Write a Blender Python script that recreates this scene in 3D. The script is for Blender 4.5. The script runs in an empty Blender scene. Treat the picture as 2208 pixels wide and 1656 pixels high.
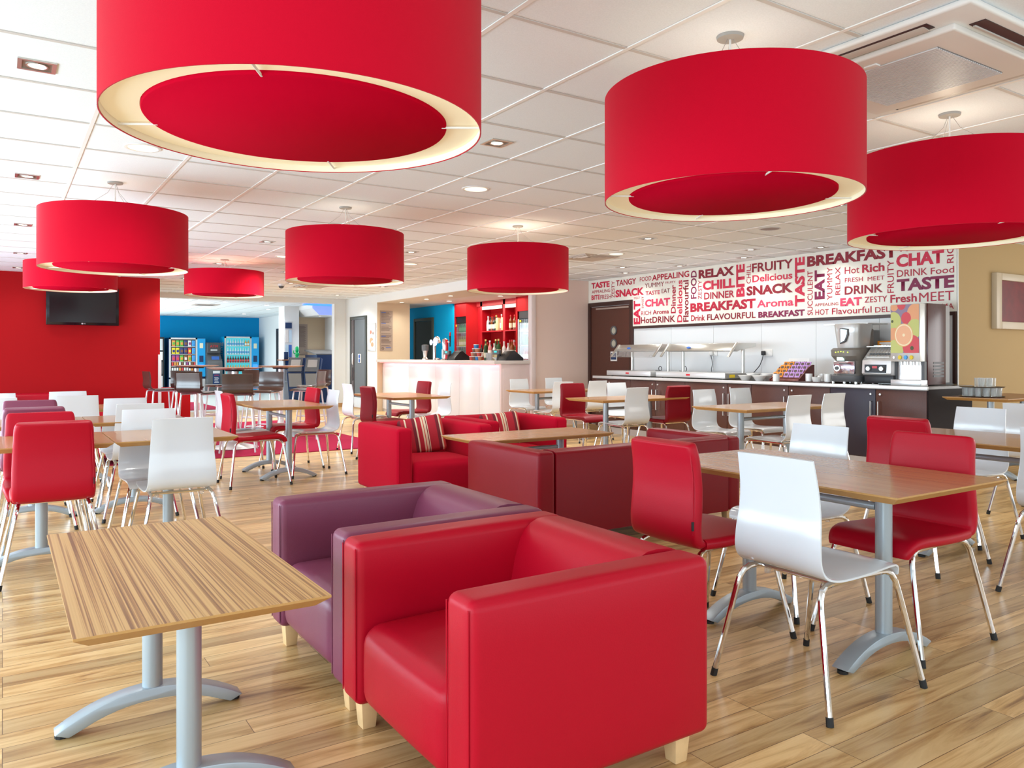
import bpy, bmesh, math, random
from mathutils import Vector, Matrix
random.seed(7)
PI = math.pi
sc = bpy.context.scene
COL = sc.collection

# ------------------------------------------------------------------ camera, world, lights, exposure
YAW = math.atan(1099 / 1690.0)
cam_d = bpy.data.cameras.new('camera')
cam_d.sensor_width = 36.0
cam_d.lens = 1690.0 / 2208.0 * 36.0
cam_d.shift_y = -61.0 / 2208.0
cam_d.clip_start = 0.05
cam = bpy.data.objects.new('camera', cam_d)
cam.location = (0, 0, 1.18)
cam.rotation_euler = (PI / 2, 0, -YAW)
COL.objects.link(cam)
sc.camera = cam

sc.view_settings.view_transform = 'Standard'
sc.view_settings.look = 'None'
sc.view_settings.gamma = 1.0
sc.view_settings.use_curve_mapping = False
sc.view_settings.exposure = 0.10

world = bpy.data.worlds.new('daylight_sky')
sc.world = world
world.use_nodes = True
_bg = world.node_tree.nodes['Background']
_bg.inputs[0].default_value = (0.78, 0.89, 1.0, 1)
_bg.inputs[1].default_value = 1.6

def area_light(name, loc, rot, sx, sy, power, color, spread=180):
    l = bpy.data.lights.new(name, 'AREA')
    l.shape = 'RECTANGLE'
    l.size, l.size_y = sx, sy
    l.energy = power
    l.color = color
    l.spread = math.radians(spread)
    o = bpy.data.objects.new(name, l)
    o.location = loc
    o.rotation_euler = rot
    COL.objects.link(o)
    return o

# daylight entering through the long glazed left wall and the glazed wall behind the camera
for _y, _p in ((-0.83, 42), (1.5, 42), (3.8, 48), (6.1, 66), (8.4, 92), (10.7, 82), (12.9, 42)):
    area_light('window_daylight_left', (-2.15, _y, 1.0), (0, -PI / 2, 0), 1.4, 2.1, _p, (0.68, 0.87, 1.0), 145)
area_light('window_daylight_back', (3.6, -1.95, 1.3), (PI / 2, 0, 0), 8.4, 1.8, 42, (0.82, 0.94, 1.0))
area_light('window_daylight_right', (11.8, 1.0, 1.3), (0, PI / 2, 0), 1.8, 4.0, 70, (1.0, 0.95, 0.88))
area_light('lobby_daylight', (2.3, 22.0, 1.3), (0, -PI / 2, 0), 1.9, 7.0, 150, (0.85, 0.95, 1.0))

# ------------------------------------------------------------------ materials
MATS = {}
def _pr(m):
    return m.node_tree.nodes['Principled BSDF']
def mat(name, col, rough=0.5, metal=0.0, spec=0.5, coat=0.0, sheen=0.0, emit=None, es=0.0, alpha=1.0, trans=0.0, bump=0.0, bscale=200.0, vary=0.0):
    if name in MATS:
        return MATS[name]
    m = bpy.data.materials.new(name)
    m.use_nodes = True
    b = _pr(m)
    b.inputs['Base Color'].default_value = (*col, 1)
    b.inputs['Roughness'].default_value = rough
    b.inputs['Metallic'].default_value = metal
    b.inputs['Specular IOR Level'].default_value = spec
    b.inputs['Coat Weight'].default_value = coat
    b.inputs['Coat Roughness'].default_value = 0.15
    b.inputs['Sheen Weight'].default_value = sheen
    b.inputs['Alpha'].default_value = alpha
    b.inputs['Transmission Weight'].default_value = trans
    if emit:
        b.inputs['Emission Color'].default_value = (*emit, 1)
        b.inputs['Emission Strength'].default_value = es
    nt = m.node_tree
    tc = nt.nodes.new('ShaderNodeTexCoord')
    nz = nt.nodes.new('ShaderNodeTexNoise')
    nz.inputs['Scale'].default_value = bscale
    nz.inputs['Detail'].default_value = 3
    nt.links.new(tc.outputs['Object'], nz.inputs['Vector'])
    if bump > 0:
        bp = nt.nodes.new('ShaderNodeBump')
        bp.inputs['Strength'].default_value = bump
        bp.inputs['Distance'].default_value = 0.002
        nt.links.new(nz.outputs['Fac'], bp.inputs['Height'])
        nt.links.new(bp.outputs['Normal'], b.inputs['Normal'])
    if vary > 0:
        mx = nt.nodes.new('ShaderNodeMix')
        mx.data_type = 'RGBA'
        mx.inputs['A'].default_value = (*[c * (1 - vary) for c in col], 1)
        mx.inputs['B'].default_value = (*[min(1, c * (1 + vary)) for c in col], 1)
        nt.links.new(nz.outputs['Fac'], mx.inputs['Factor'])
        nt.links.new(mx.outputs['Result'], b.inputs['Base Color'])
    MATS[name] = m
    return m

def ramp(nt, stops, interp='LINEAR'):
    r = nt.nodes.new('ShaderNodeValToRGB')
    r.color_ramp.interpolation = interp
    el = r.color_ramp.elements
    while len(el) > 1:
        el.remove(el[-1])
    el[0].position = stops[0][0]
    el[0].color = (*stops[0][1], 1)
    for p, c in stops[1:]:
        e = el.new(p)
        e.color = (*c, 1)
    return r

def wood_mat(name, scale, stops, rough=0.35, warp=0.6, coat=0.0, detail=5, spec=0.5):
    m = bpy.data.materials.new(name)
    m.use_nodes = True
    nt = m.node_tree
    b = _pr(m)
    tc = nt.nodes.new('ShaderNodeTexCoord')
    mp = nt.nodes.new('ShaderNodeMapping')
    mp.inputs['Scale'].default_value = scale
    nz = nt.nodes.new('ShaderNodeTexNoise')
    nz.inputs['Scale'].default_value = 1.0
    nz.inputs['Detail'].default_value = detail
    nz.inputs['Distortion'].default_value = warp
    r = ramp(nt, stops)
    nt.links.new(tc.outputs['Object'], mp.inputs['Vector'])
    nt.links.new(mp.outputs['Vector'], nz.inputs['Vector'])
    nt.links.new(nz.outputs['Fac'], r.inputs['Fac'])
    nt.links.new(r.outputs['Color'], b.inputs['Base Color'])
    b.inputs['Roughness'].default_value = rough
    b.inputs['Coat Weight'].default_value = coat
    b.inputs['Specular IOR Level'].default_value = spec
    MATS[name] = m
    return m

def floor_mat():
    m = bpy.data.materials.new('oak_plank_floor')
    m.use_nodes = True
    nt = m.node_tree
    b = _pr(m)
    L = nt.links.new
    tc = nt.nodes.new('ShaderNodeTexCoord')
    br = nt.nodes.new('ShaderNodeTexBrick')
    br.offset = 0.37
    br.offset_frequency = 3
    br.inputs['Scale'].default_value = 1.0
    br.inputs['Brick Width'].default_value = 1.05
    br.inputs['Row Height'].default_value = 0.104
    br.inputs['Mortar Size'].default_value = 0.0011
    br.inputs['Mortar Smooth'].default_value = 0.1
    br.inputs['Bias'].default_value = 0.0
    br.inputs['Color1'].default_value = (0, 0, 0, 1)
    br.inputs['Color2'].default_value = (1, 1, 1, 1)
    br.inputs['Mortar'].default_value = (0.5, 0.5, 0.5, 1)
    L(tc.outputs['Object'], br.inputs['Vector'])
    # grain, shifted per plank
    mp = nt.nodes.new('ShaderNodeMapping')
    mp.inputs['Scale'].default_value = (1.7, 17, 1)
    L(tc.outputs['Object'], mp.inputs['Vector'])
    add = nt.nodes.new('ShaderNodeVectorMath')
    add.operation = 'MULTIPLY_ADD'
    L(br.outputs['Color'], add.inputs[0])
    add.inputs[1].default_value = (13, 17, 9)
    L(mp.outputs['Vector'], add.inputs[2])
    nz = nt.nodes.new('ShaderNodeTexNoise')
    nz.inputs['Scale'].default_value = 1.0
    nz.inputs['Detail'].default_value = 7
    nz.inputs['Roughness'].default_value = 0.62
    nz.inputs['Distortion'].default_value = 0.9
    L(add.outputs[0], nz.inputs['Vector'])
    g = ramp(nt, [(0.28, (0.26, 0.125, 0.038)), (0.42, (0.56, 0.33, 0.125)), (0.55, (0.74, 0.49, 0.218)), (0.72, (0.86, 0.61, 0.30))])
    L(nz.outputs['Fac'], g.inputs['Fac'])
    hs = nt.nodes.new('ShaderNodeHueSaturation')
    L(g.outputs['Color'], hs.inputs['Color'])
    mr = nt.nodes.new('ShaderNodeMapRange')
    mr.inputs['To Min'].default_value = 0.68
    mr.inputs['To Max'].default_value = 1.12
    L(br.outputs['Color'], mr.inputs['Value'])
    L(mr.outputs['Result'], hs.inputs['Value'])
    mx = nt.nodes.new('ShaderNodeMix')
    mx.data_type = 'RGBA'
    mx.inputs['B'].default_value = (0.13, 0.06, 0.02, 1)
    L(hs.outputs['Color'], mx.inputs['A'])
    L(br.outputs['Fac'], mx.inputs['Factor'])
    L(mx.outputs['Result'], b.inputs['Base Color'])
    b.inputs['Roughness'].default_value = 0.28
    b.inputs['Specular IOR Level'].default_value = 0.45
    return m

def ceiling_mat(px, sx, py, sy):
    m = bpy.data.materials.new('mineral_ceiling_tile')
    m.use_nodes = True
    nt = m.node_tree
    b = _pr(m)
    L = nt.links.new
    tc = nt.nodes.new('ShaderNodeTexCoord')
    sp = nt.nodes.new('ShaderNodeSeparateXYZ')
    L(tc.outputs['Object'], sp.inputs[0])
    def line(out, ph, st):
        a = nt.nodes.new('ShaderNodeMath'); a.operation = 'SUBTRACT'; L(out, a.inputs[0]); a.inputs[1].default_value = ph
        p = nt.nodes.new('ShaderNodeMath'); p.operation = 'PINGPONG'; L(a.outputs[0], p.inputs[0]); p.inputs[1].default_value = st / 2
        c = nt.nodes.new('ShaderNodeMath'); c.operation = 'LESS_THAN'; L(p.outputs[0], c.inputs[0]); c.inputs[1].default_value = 0.0128
        return c
    l1 = line(sp.outputs['X'], px, sx)
    l2 = line(sp.outputs['Y'], py, sy)
    mxm = nt.nodes.new('ShaderNodeMath'); mxm.operation = 'MAXIMUM'
    L(l1.outputs[0], mxm.inputs[0]); L(l2.outputs[0], mxm.inputs[1])
    nz = nt.nodes.new('ShaderNodeTexNoise'); nz.inputs['Scale'].default_value = 160; nz.inputs['Detail'].default_value = 2
    L(tc.outputs['Object'], nz.inputs['Vector'])
    r = ramp(nt, [(0.3, (0.82, 0.87, 0.90)), (0.7, (0.88, 0.93, 0.96))])
    L(nz.outputs['Fac'], r.inputs['Fac'])
    mx = nt.nodes.new('ShaderNodeMix'); mx.data_type = 'RGBA'
    L(mxm.outputs[0], mx.inputs['Factor'])
    L(r.outputs['Color'], mx.inputs['A'])
    mx.inputs['B'].default_value = (0.55, 0.54, 0.52, 1)  # thin edge shadows along the grid bars, painted into the tile colour
    L(mx.outputs['Result'], b.inputs['Base Color'])
    b.inputs['Roughness'].default_value = 0.9
    b.inputs['Specular IOR Level'].default_value = 0.1
    return m

def stripe_mat():
    m = bpy.data.materials.new('striped_cushion_fabric')
    m.use_nodes = True
    nt = m.node_tree
    b = _pr(m)
    tc = nt.nodes.new('ShaderNodeTexCoord')
    sp = nt.nodes.new('ShaderNodeSeparateXYZ')
    nt.links.new(tc.outputs['Object'], sp.inputs[0])
    mr = nt.nodes.new('ShaderNodeMapRange')
    mr.inputs['From Min'].default_value = -0.22
    mr.inputs['From Max'].default_value = 0.22
    nt.links.new(sp.outputs['X'], mr.inputs['Value'])
    red, cr, dk, org = (0.42, 0.012, 0.028), (0.72, 0.6, 0.42), (0.16, 0.01, 0.02), (0.55, 0.05, 0.03)
    r = ramp(nt, [(0, dk), (0.12, red), (0.19, cr), (0.215, red), (0.33, dk), (0.39, cr), (0.415, red), (0.50, cr), (0.53, org), (0.545, cr), (0.585, dk), (0.60, cr), (0.615, red), (0.78, dk), (0.84, cr), (0.87, org), (0.90, red)], 'CONSTANT')
    nt.links.new(mr.outputs['Result'], r.inputs['Fac'])
    nt.links.new(r.outputs['Color'], b.inputs['Base Color'])
    b.inputs['Roughness'].default_value = 0.85
    return m

WHITE_WALL = mat('white_wall_paint', (0.80, 0.82, 0.81), 0.8, spec=0.2, bump=0.05, bscale=400)
BEIGE = mat('beige_wall_paint', (0.62, 0.49, 0.33), 0.8, spec=0.2, bump=0.05, bscale=400)
PALEPINK = mat('pale_beige_wall_paint', (0.82, 0.64, 0.56), 0.8, spec=0.2)
REDWALL = mat('red_wall_paint', (0.42, 0.001, 0.004), 0.75, spec=0.25, bump=0.05, bscale=300)
BLUEWALL = mat('blue_wall_paint', (0.0, 0.27, 0.58), 0.75, spec=0.2)
SKYBLUE = mat('sky_blue_wall_paint', (0.0, 0.40, 0.72), 0.75, spec=0.2)
MURALP = mat('cream_mural_panel', (0.84, 0.81, 0.72), 0.6, spec=0.3)
PANEL_WHITE = mat('glossy_white_wall_panel', (0.74, 0.75, 0.76), 0.25, coat=0.2)
SHELLW = mat('gloss_white_laminate', (0.70, 0.73, 0.76), 0.16, coat=0.4)
LEATHR = mat('red_leather', (0.44, 0.0015, 0.016), 0.40, spec=0.22, bump=0.12, bscale=260, vary=0.07)
LEATHW = mat('wine_leather', (0.22, 0.001, 0.008), 0.40, spec=0.25, bump=0.12, bscale=260, vary=0.07)
LEATHP = mat('plum_leather', (0.20, 0.042, 0.085), 0.38, spec=0.4, bump=0.12, bscale=260, vary=0.07)
FABR = mat('red_woven_upholstery', (0.48, 0.003, 0.022), 0.95, spec=0.05, sheen=0.05, bump=0.7, bscale=420, vary=0.28)
SHADE = mat('red_drum_fabric', (0.52, 0.0015, 0.018), 0.85, spec=0.04, sheen=0.10, bump=0.25, bscale=700, vary=0.08)
LINING = mat('cream_shade_lining', (0.86, 0.79, 0.60), 0.8, spec=0.1)
RINGM = mat('cream_diffuser_ring', (0.88, 0.80, 0.60), 0.6, emit=(1.0, 0.84, 0.52), es=0.22)
CHROME = mat('polished_chrome', (0.82, 0.82, 0.83), 0.08, metal=1.0)
ALU = mat('silver_grey_powder_coat', (0.40, 0.46, 0.50), 0.34, metal=0.35, spec=0.5)
STEEL = mat('brushed_steel', (0.62, 0.60, 0.56), 0.28, metal=0.9)
STEELP = mat('pale_satin_steel', (0.72, 0.72, 0.72), 0.35, metal=0.6)
BLACKP = mat('black_plastic', (0.012, 0.012, 0.014), 0.4)
BLACKG = mat('dark_glossy_screen', (0.009, 0.010, 0.011), 0.15)
DGREY = mat('dark_grey_metal', (0.09, 0.09, 0.095), 0.45)
MGREY = mat('mid_grey_plastic', (0.28, 0.27, 0.26), 0.4)
LGREY = mat('light_grey_plastic', (0.60, 0.60, 0.60), 0.4)
TAUPE = mat('taupe_grey_plastic', (0.20, 0.175, 0.15), 0.35)
SILVERP = mat('silver_painted_plastic', (0.66, 0.66, 0.64), 0.28, metal=0.4)
DBROWN = mat('dark_wenge_laminate', (0.045, 0.016, 0.012), 0.35, vary=0.2, bscale=60)
COUNTERB = mat('walnut_brown_laminate', (0.085, 0.026, 0.016), 0.38, vary=0.25, bscale=90)
COUNTERD = mat('dark_counter_end_panel', (0.012, 0.005, 0.006), 0.6, spec=0.2)
CTOP = mat('speckled_dark_counter_top', (0.16, 0.13, 0.10), 0.25, vary=0.4, bscale=300)
STOOLB = mat('dark_brown_bent_plywood', (0.052, 0.028, 0.020), 0.28, coat=0.2, vary=0.15, bscale=60)
CARPET = mat('red_entrance_carpet', (0.30, 0.012, 0.045), 0.95, spec=0.1, bump=0.6, bscale=500, vary=0.25)
TILEF = mat('pale_lobby_floor_tile', (0.56, 0.58, 0.54), 0.3, vary=0.1, bscale=3)
DOORG = mat('grey_door_leaf', (0.10, 0.115, 0.125), 0.5)
DOORF = mat('dark_olive_door_frame', (0.03, 0.035, 0.03), 0.4)
WOODP = mat('pale_beech_leg', (0.78, 0.52, 0.26), 0.4, vary=0.12, bscale=30)
SKIRT = mat('oak_skirting', (0.50, 0.30, 0.13), 0.45)
NAVY = mat('navy_blue_panel', (0.006, 0.030, 0.105), 0.4)
VBLUE = mat('vending_blue_panel', (0.01, 0.30, 0.62), 0.3, emit=(0.0, 0.32, 0.8), es=0.12)
TEALG = mat('teal_lit_cabinet_interior', (0.05, 0.45, 0.52), 0.5, emit=(0.1, 0.75, 0.85), es=0.35)
CABIN = mat('dark_cabinet_interior', (0.03, 0.03, 0.035), 0.5)
LEDBLUE = mat('blue_led_strip', (0.05, 0.15, 0.9), 0.5, emit=(0.02, 0.16, 1.0), es=2.0)
LAMPW = mat('warm_lamp_disc', (1, 1, 0.9), 0.5, emit=(1.0, 0.93, 0.72), es=5.0)
LAMPY = mat('yellowish_diffuser_glass', (1, 0.95, 0.75), 0.5, emit=(1.0, 0.92, 0.62), es=1.25)
LAMPC = mat('cool_lamp_disc', (1, 1, 1), 0.5, emit=(0.95, 0.98, 1.0), es=6.0)
BRASSY = mat('dark_bronze_trim', (0.20, 0.16, 0.12), 0.4, metal=0.5)
TRIMW = mat('white_enamel_trim', (0.78, 0.77, 0.74), 0.4)
DUSTY = mat('grey_ceiling_rose', (0.36, 0.34, 0.31), 0.6)
GLASS = mat('clear_glass', (0.95, 0.97, 0.98), 0.03, trans=0.9, alpha=0.35)
GLASSW = mat('drinking_glass', (0.85, 0.87, 0.86), 0.05, trans=0.75, alpha=0.55)
SOCKETW = mat('white_socket_plastic', (0.80, 0.78, 0.76), 0.35)
CERAM = mat('white_ceramic', (0.82, 0.80, 0.78), 0.15, coat=0.3)
BLACKMAT = mat('black_rubber', (0.015, 0.015, 0.015), 0.7)
INK = mat('dark_brown_print', (0.10, 0.06, 0.05), 0.6)
INKB = mat('blue_print', (0.03, 0.12, 0.45), 0.6)
SIGNB = mat('taupe_sign_board', (0.33, 0.25, 0.19), 0.5)
GREENP = mat('bright_green_plastic', (0.0, 0.42, 0.12), 0.25)
ORANGE = mat('orange_card', (0.80, 0.26, 0.01), 0.5)
ARTRED = mat('dark_red_canvas', (0.16, 0.003, 0.004), 0.5, vary=0.5, bscale=9)
FRAMEW = mat('cream_picture_frame', (0.62, 0.52, 0.38), 0.4)
YEL = mat('yellow_label', (0.85, 0.62, 0.02), 0.5)
BTNB = mat('blue_button', (0.0, 0.30, 0.75), 0.3)
REDP = mat('red_plastic', (0.60, 0.01, 0.02), 0.3)
WFLOOR = floor_mat()
STRIPE = stripe_mat()
ZEBRA = wood_mat('zebrano_table_top', (210, 0.8, 1), [(0.30, (0.22, 0.10, 0.035)), (0.43, (0.42, 0.22, 0.075)), (0.52, (0.64, 0.39, 0.145)), (0.70, (0.70, 0.45, 0.18))], 0.4, 0.06, detail=1.5)
TEAK = wood_mat('warm_oak_table_top', (70, 1.6, 1), [(0.28, (0.36, 0.175, 0.07)), (0.5, (0.45, 0.235, 0.10)), (0.72, (0.51, 0.28, 0.125))], 0.24, 0.3, coat=0.15)
EDGEW = mat('oak_table_edge', (0.50, 0.27, 0.085), 0.45, vary=0.1, bscale=30)
HITOP = mat('reddish_high_table_wood', (0.30, 0.12, 0.05), 0.3, vary=0.1, bscale=20)

# ------------------------------------------------------------------ mesh building
class MB:
    def __init__(s):
        s.v = []; s.f = []; s.m = []
    def add(s, vs, fs, mi=0):
        b = len(s.v)
        s.v += [tuple(p) for p in vs]
        for f in fs:
            s.f.append([b + i for i in f]); s.m.append(mi)
        return s
    def box(s, x0, x1, y0, y1, z0, z1, mi=0):
        vs = [(x, y, z) for z in (z0, z1) for x, y in ((x0, y0), (x1, y0), (x1, y1), (x0, y1))]
        return s.add(vs, [(3, 2, 1, 0), (4, 5, 6, 7), (0, 1, 5, 4), (1, 2, 6, 5), (2, 3, 7, 6), (3, 0, 4, 7)], mi)
    def cyl(s, p0, p1, r0, r1=None, n=16, mi=0, caps=True):
        r1 = r0 if r1 is None else r1
        return s.tube([p0, p1], [r0, r1], n, mi, caps)
    def tube(s, path, r, n=10, mi=0, caps=True):
        P = [Vector(p) for p in path]
        R = r if isinstance(r, (list, tuple)) else [r] * len(P)
        vs = []
        up = None
        for i, p in enumerate(P):
            t = (P[min(i + 1, len(P) - 1)] - P[max(i - 1, 0)]).normalized()
            if up is None:
                a = Vector((0, 0, 1)) if abs(t.z) < 0.9 else Vector((1, 0, 0))
                up = (a - t * a.dot(t)).normalized()
            else:
                up = (up - t * up.dot(t)).normalized()
            w = t.cross(up)
            for k in range(n):
                a = 2 * PI * k / n
                vs.append(p + (up * math.cos(a) + w * math.sin(a)) * R[i])
        fs = []
        for i in range(len(P) - 1):
            for k in range(n):
                a = i * n + k; b = i * n + (k + 1) % n
                fs.append((a, b, b + n, a + n))
        if caps:
            fs.append(tuple(range(n))[::-1])
            fs.append(tuple((len(P) - 1) * n + k for k in range(n)))
        return s.add(vs, fs, mi)
    def lathe(s, prof, n=24, c=(0, 0, 0), mi=0, close=False):
        vs = [(c[0] + r * math.cos(2 * PI * k / n), c[1] + r * math.sin(2 * PI * k / n), c[2] + z) for r, z in prof for k in range(n)]
        fs = []
        m = len(prof)
        for i in range(m if close else m - 1):
            j = (i + 1) % m
            for k in range(n):
                fs.append((i * n + k, i * n + (k + 1) % n, j * n + (k + 1) % n, j * n + k))
        if not close:
            if prof[0][0] > 1e-6: fs.append(tuple(range(n))[::-1])
            if prof[-1][0] > 1e-6: fs.append(tuple((m - 1) * n + k for k in range(n)))
        return s.add(vs, fs, mi)
    def prism(s, poly, a, b, ax='y', mi=0):
        n = len(poly)
        def mk(p, t):
            return {'y': (p[0], t, p[1]), 'x': (t, p[0], p[1]), 'z': (p[0], p[1], t)}[ax]
        vs = [mk(p, a) for p in poly] + [mk(p, b) for p in poly]
        fs = [tuple(range(n)), tuple(range(n, 2 * n))[::-1]] + [(i, i + n, (i + 1) % n + n, (i + 1) % n) for i in range(n)]
        return s.add(vs, fs, mi)
    def puff(s, x0, x1, y0, y1, z0, z1, r=0.03, bx=0, by=0, bz=0, n=6, mi=0, fn=None):
        """rounded box; bx/by/bz = how far each pair of faces bulges out"""
        c = Vector(((x0 + x1) / 2, (y0 + y1) / 2, (z0 + z1) / 2))
        h = Vector(((x1 - x0) / 2, (y1 - y0) / 2, (z1 - z0) / 2))
        r = min(r, min(h) * 0.98)
        def co(H):
            a = [-H, -H + r * 0.25, -H + r * 0.6, -H + r]
            mid = [-(H - r) + 2 * (H - r) * i / n for i in range(1, n)]
            return a + mid + [-q for q in a[::-1]]
        cs = [co(h[0]), co(h[1]), co(h[2])]
        bl = (bx, by, bz)
        idx = {}
        vs = []
        def vid(p):
            k = (round(p[0], 6), round(p[1], 6), round(p[2], 6))
            if k in idx: return idx[k]
            inner = Vector([max(-(h[i] - r), min(h[i] - r, p[i])) for i in range(3)])
            d = Vector(p) - inner
            q = inner + d.normalized() * r if d.length > 1e-9 else Vector(p)
            for i in range(3):
                if abs(abs(p[i]) - h[i]) < 1e-7:
                    j, l = [t for t in range(3) if t != i]
                    q[i] += math.copysign(bl[i] * max(0, 1 - (p[j] / h[j]) ** 2) ** 0.7 * max(0, 1 - (p[l] / h[l]) ** 2) ** 0.7, p[i])
            q = q + c
            if fn: q = fn(q)
            idx[k] = len(vs)
            vs.append(q)
            return idx[k]
        fs = []
        for ax in range(3):
            j, l = [(1, 2), (2, 0), (0, 1)][ax]
            for sg in (-1, 1):
                for a in range(len(cs[j]) - 1):
                    for b in range(len(cs[l]) - 1):
                        q = []
                        for (da, db) in ((0, 0), (1, 0), (1, 1), (0, 1)):
                            p = [0, 0, 0]
                            p[ax] = sg * h[ax]; p[j] = cs[j][a + da]; p[l] = cs[l][b + db]
                            q.append(vid(p))
                        fs.append(tuple(q if sg > 0 else q[::-1]))
        return s.add(vs, fs, mi)
    def build(s, name, mt, parent=None, bevel=0.0, seg=2, ang=35, fix=True, loc=None):
        me = bpy.data.meshes.new(name)
        me.from_pydata(s.v, [], s.f)
        mats = mt if isinstance(mt, (list, tuple)) else [mt]
        for m in mats: me.materials.append(m)
        for p, mi in zip(me.polygons, s.m): p.material_index = mi
        bm = bmesh.new(); bm.from_mesh(me)
        if fix: bmesh.ops.recalc_face_normals(bm, faces=bm.faces)
        if bevel > 0:
            es = [e for e in bm.edges if len(e.link_faces) == 2 and e.calc_face_angle(0) > math.radians(30)]
            bmesh.ops.bevel(bm, geom=es, offset=bevel, segments=seg, profile=0.5, affect='EDGES', clamp_overlap=True)
        bm.to_mesh(me); bm.free()
        for p in me.polygons: p.use_smooth = True
        me.set_sharp_from_angle(angle=math.radians(ang))
        o = bpy.data.objects.new(name, me)
        COL.objects.link(o)
        if parent: o.parent = parent
        if loc: o.location = loc
        return o

def thing(name, label, cat, loc=(0, 0, 0), rz=0.0, group=None):
    o = bpy.data.objects.new(name, None)
    o.empty_display_size = 0.1
    COL.objects.link(o)
    o.location = loc
    o.rotation_euler = (0, 0, rz)
    o['label'] = label; o['category'] = cat
    if group: o['group'] = group
    return o

def tag(o, label, cat, group=None, kind=None):
    o['label'] = label; o['category'] = cat
    if group: o['group'] = group
    if kind: o['kind'] = kind
    return o

def struct(o):
    o['kind'] = 'structure'
    return o

def kids(o):
    return [c for c in list(COL.objects) if c.parent is o]

def dup(root, loc, rz=0.0, label=None, group=None):
    ch1 = KIDS.get(root.name)
    if ch1 is None:
        ch1 = [(c, kids(c)) for c in kids(root)]
        KIDS[root.name] = ch1
    r = root.copy(); COL.objects.link(r)
    r.location = loc; r.rotation_euler = (0, 0, rz)
    if label: r['label'] = label
    if group: r['group'] = group
    for c, gs in ch1:
        n = c.copy(); COL.objects.link(n); n.parent = r
        for g in gs:
            q = g.copy(); COL.objects.link(q); q.parent = n
    return r
KIDS = {}

def text_mesh(txt, name, mt, parent, fit, plane, off=0.0, depth=0.0, vertical=False, res=3):
    """text mesh fitted to fit=(a0,a1,z0,z1) in a wall plane.
    plane ('x', X): reads on a wall facing -x (a = -Y axis, a0 is the left end, i.e. larger Y)
    plane ('y', Y): reads on a wall facing -y (a = X axis)"""
    cu = bpy.data.curves.new('t', 'FONT')
    cu.body = txt
    cu.resolution_u = res
    cu.offset = off
    to = bpy.data.objects.new('t', cu)
    COL.objects.link(to)
    dg = bpy.context.evaluated_depsgraph_get()
    me = bpy.data.meshes.new_from_object(to.evaluated_get(dg))
    bpy.data.objects.remove(to)
    xs = [v.co.x for v in me.vertices]; ys = [v.co.y for v in me.vertices]
    bx0, bx1, by0, by1 = min(xs), max(xs), min(ys), max(ys)
    a0, a1, z0, z1 = fit
    for v in me.vertices:
        s = (v.co.x - bx0) / (bx1 - bx0); t = (v.co.y - by0) / (by1 - by0)
        if vertical: s, t = 1 - t, s
        a = a0 + (a1 - a0) * s; z = z0 + (z1 - z0) * t
        v.co = (plane[1], a, z) if plane[0] == 'x' else (a, plane[1], z)
    me.materials.clear(); me.materials.append(mt)
    me.name = name
    o = bpy.data.objects.new(name, me)
    COL.objects.link(o)
    if parent: o.parent = parent
    return o
# ------------------------------------------------------------------ the setting
CH = 2.48                      # ceiling height
GX, SX, GY, SY = 2.216, 0.5985, 3.125, 0.6125
struct(MB().box(-2.3, 12.2, -2.2, 17.4, -0.1, 0).build('floor', WFLOOR))
struct(MB().box(-2.3, 12.2, 17.4, 28.5, -0.1, 0.0).build('floor_lobby', TILEF))
# ceiling of the dining room with its exposed grid
struct(MB().box(-2.3, 12.2, -2.2, 17.4, CH, CH + 0.1).build('ceiling', ceiling_mat(GX, SX, GY, SY)))
g = MB()
k = -8
while GX + SX * k < 12.2:
    x = GX + SX * k
    if x > -2.3: g.box(x - 0.0105, x + 0.0105, -2.2, 17.4, CH - 0.005, CH + 0.001)
    k += 1
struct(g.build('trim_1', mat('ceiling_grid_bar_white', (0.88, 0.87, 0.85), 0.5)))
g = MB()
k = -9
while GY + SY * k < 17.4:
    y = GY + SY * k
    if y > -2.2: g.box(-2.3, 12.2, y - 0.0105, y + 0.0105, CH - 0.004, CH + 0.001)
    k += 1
struct(g.build('trim_2', mat('ceiling_grid_bar_shaded', (0.62, 0.60, 0.57), 0.6)))  # cross bars of the same grid, with shade put into their colour
struct(MB().box(-2.3, 12.2, 17.4, 28.5, 2.455, 2.58).build('ceiling_lobby', ceiling_mat(0.1, 0.6, 0.2, 0.6)))

# walls
struct(MB().box(-2.3, 2.226, 14.3, 14.42, 0, CH).build('wall_red', REDWALL))
struct(MB().box(2.196, 2.232, 14.27, 14.30, 0, 1.20).box(2.226, 2.244, 14.27, 14.42, 0, 1.20).build('trim_3', TRIMW, bevel=0.003))
struct(MB().box(2.244, 2.72, 14.36, 14.46, 0.03, 0.64).build('wall_low', REDWALL, bevel=0.004))
struct(MB().box(2.244, 2.74, 14.35, 14.47, 0, 0.03).build('baseboard_low', SKIRT))
struct(MB().box(8.58, 8.8, 4.6, 10.73, 0, CH).build('wall_servery', WHITE_WALL))
struct(MB().box(8.58, 12.2, 4.43, 4.6, 0, CH).build('wall_right', mat('golden_beige_wall_paint', (0.52, 0.37, 0.19), 0.8, spec=0.2)))
struct(MB().box(8.568, 8.584, 4.426, 4.436, 0, CH).build('trim_4', TRIMW))
struct(MB().box(7.43, 8.8, 10.73, 10.79, 0, CH).build('wall_pale', PALEPINK))
struct(MB().box(7.345, 7.43, 10.70, 10.80, 0, 2.31).build('trim_5', mat('pink_white_trim', (0.80, 0.68, 0.66), 0.5), bevel=0.003))
struct(MB().box(6.67, 7.43, 15.51, 17.4, 0, CH).build('wall_bar_left', WHITE_WALL))
struct(MB().box(6.672, 7.43, 15.502, 15.51, 0, 2.31).build('wall_notice', BEIGE))
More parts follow.
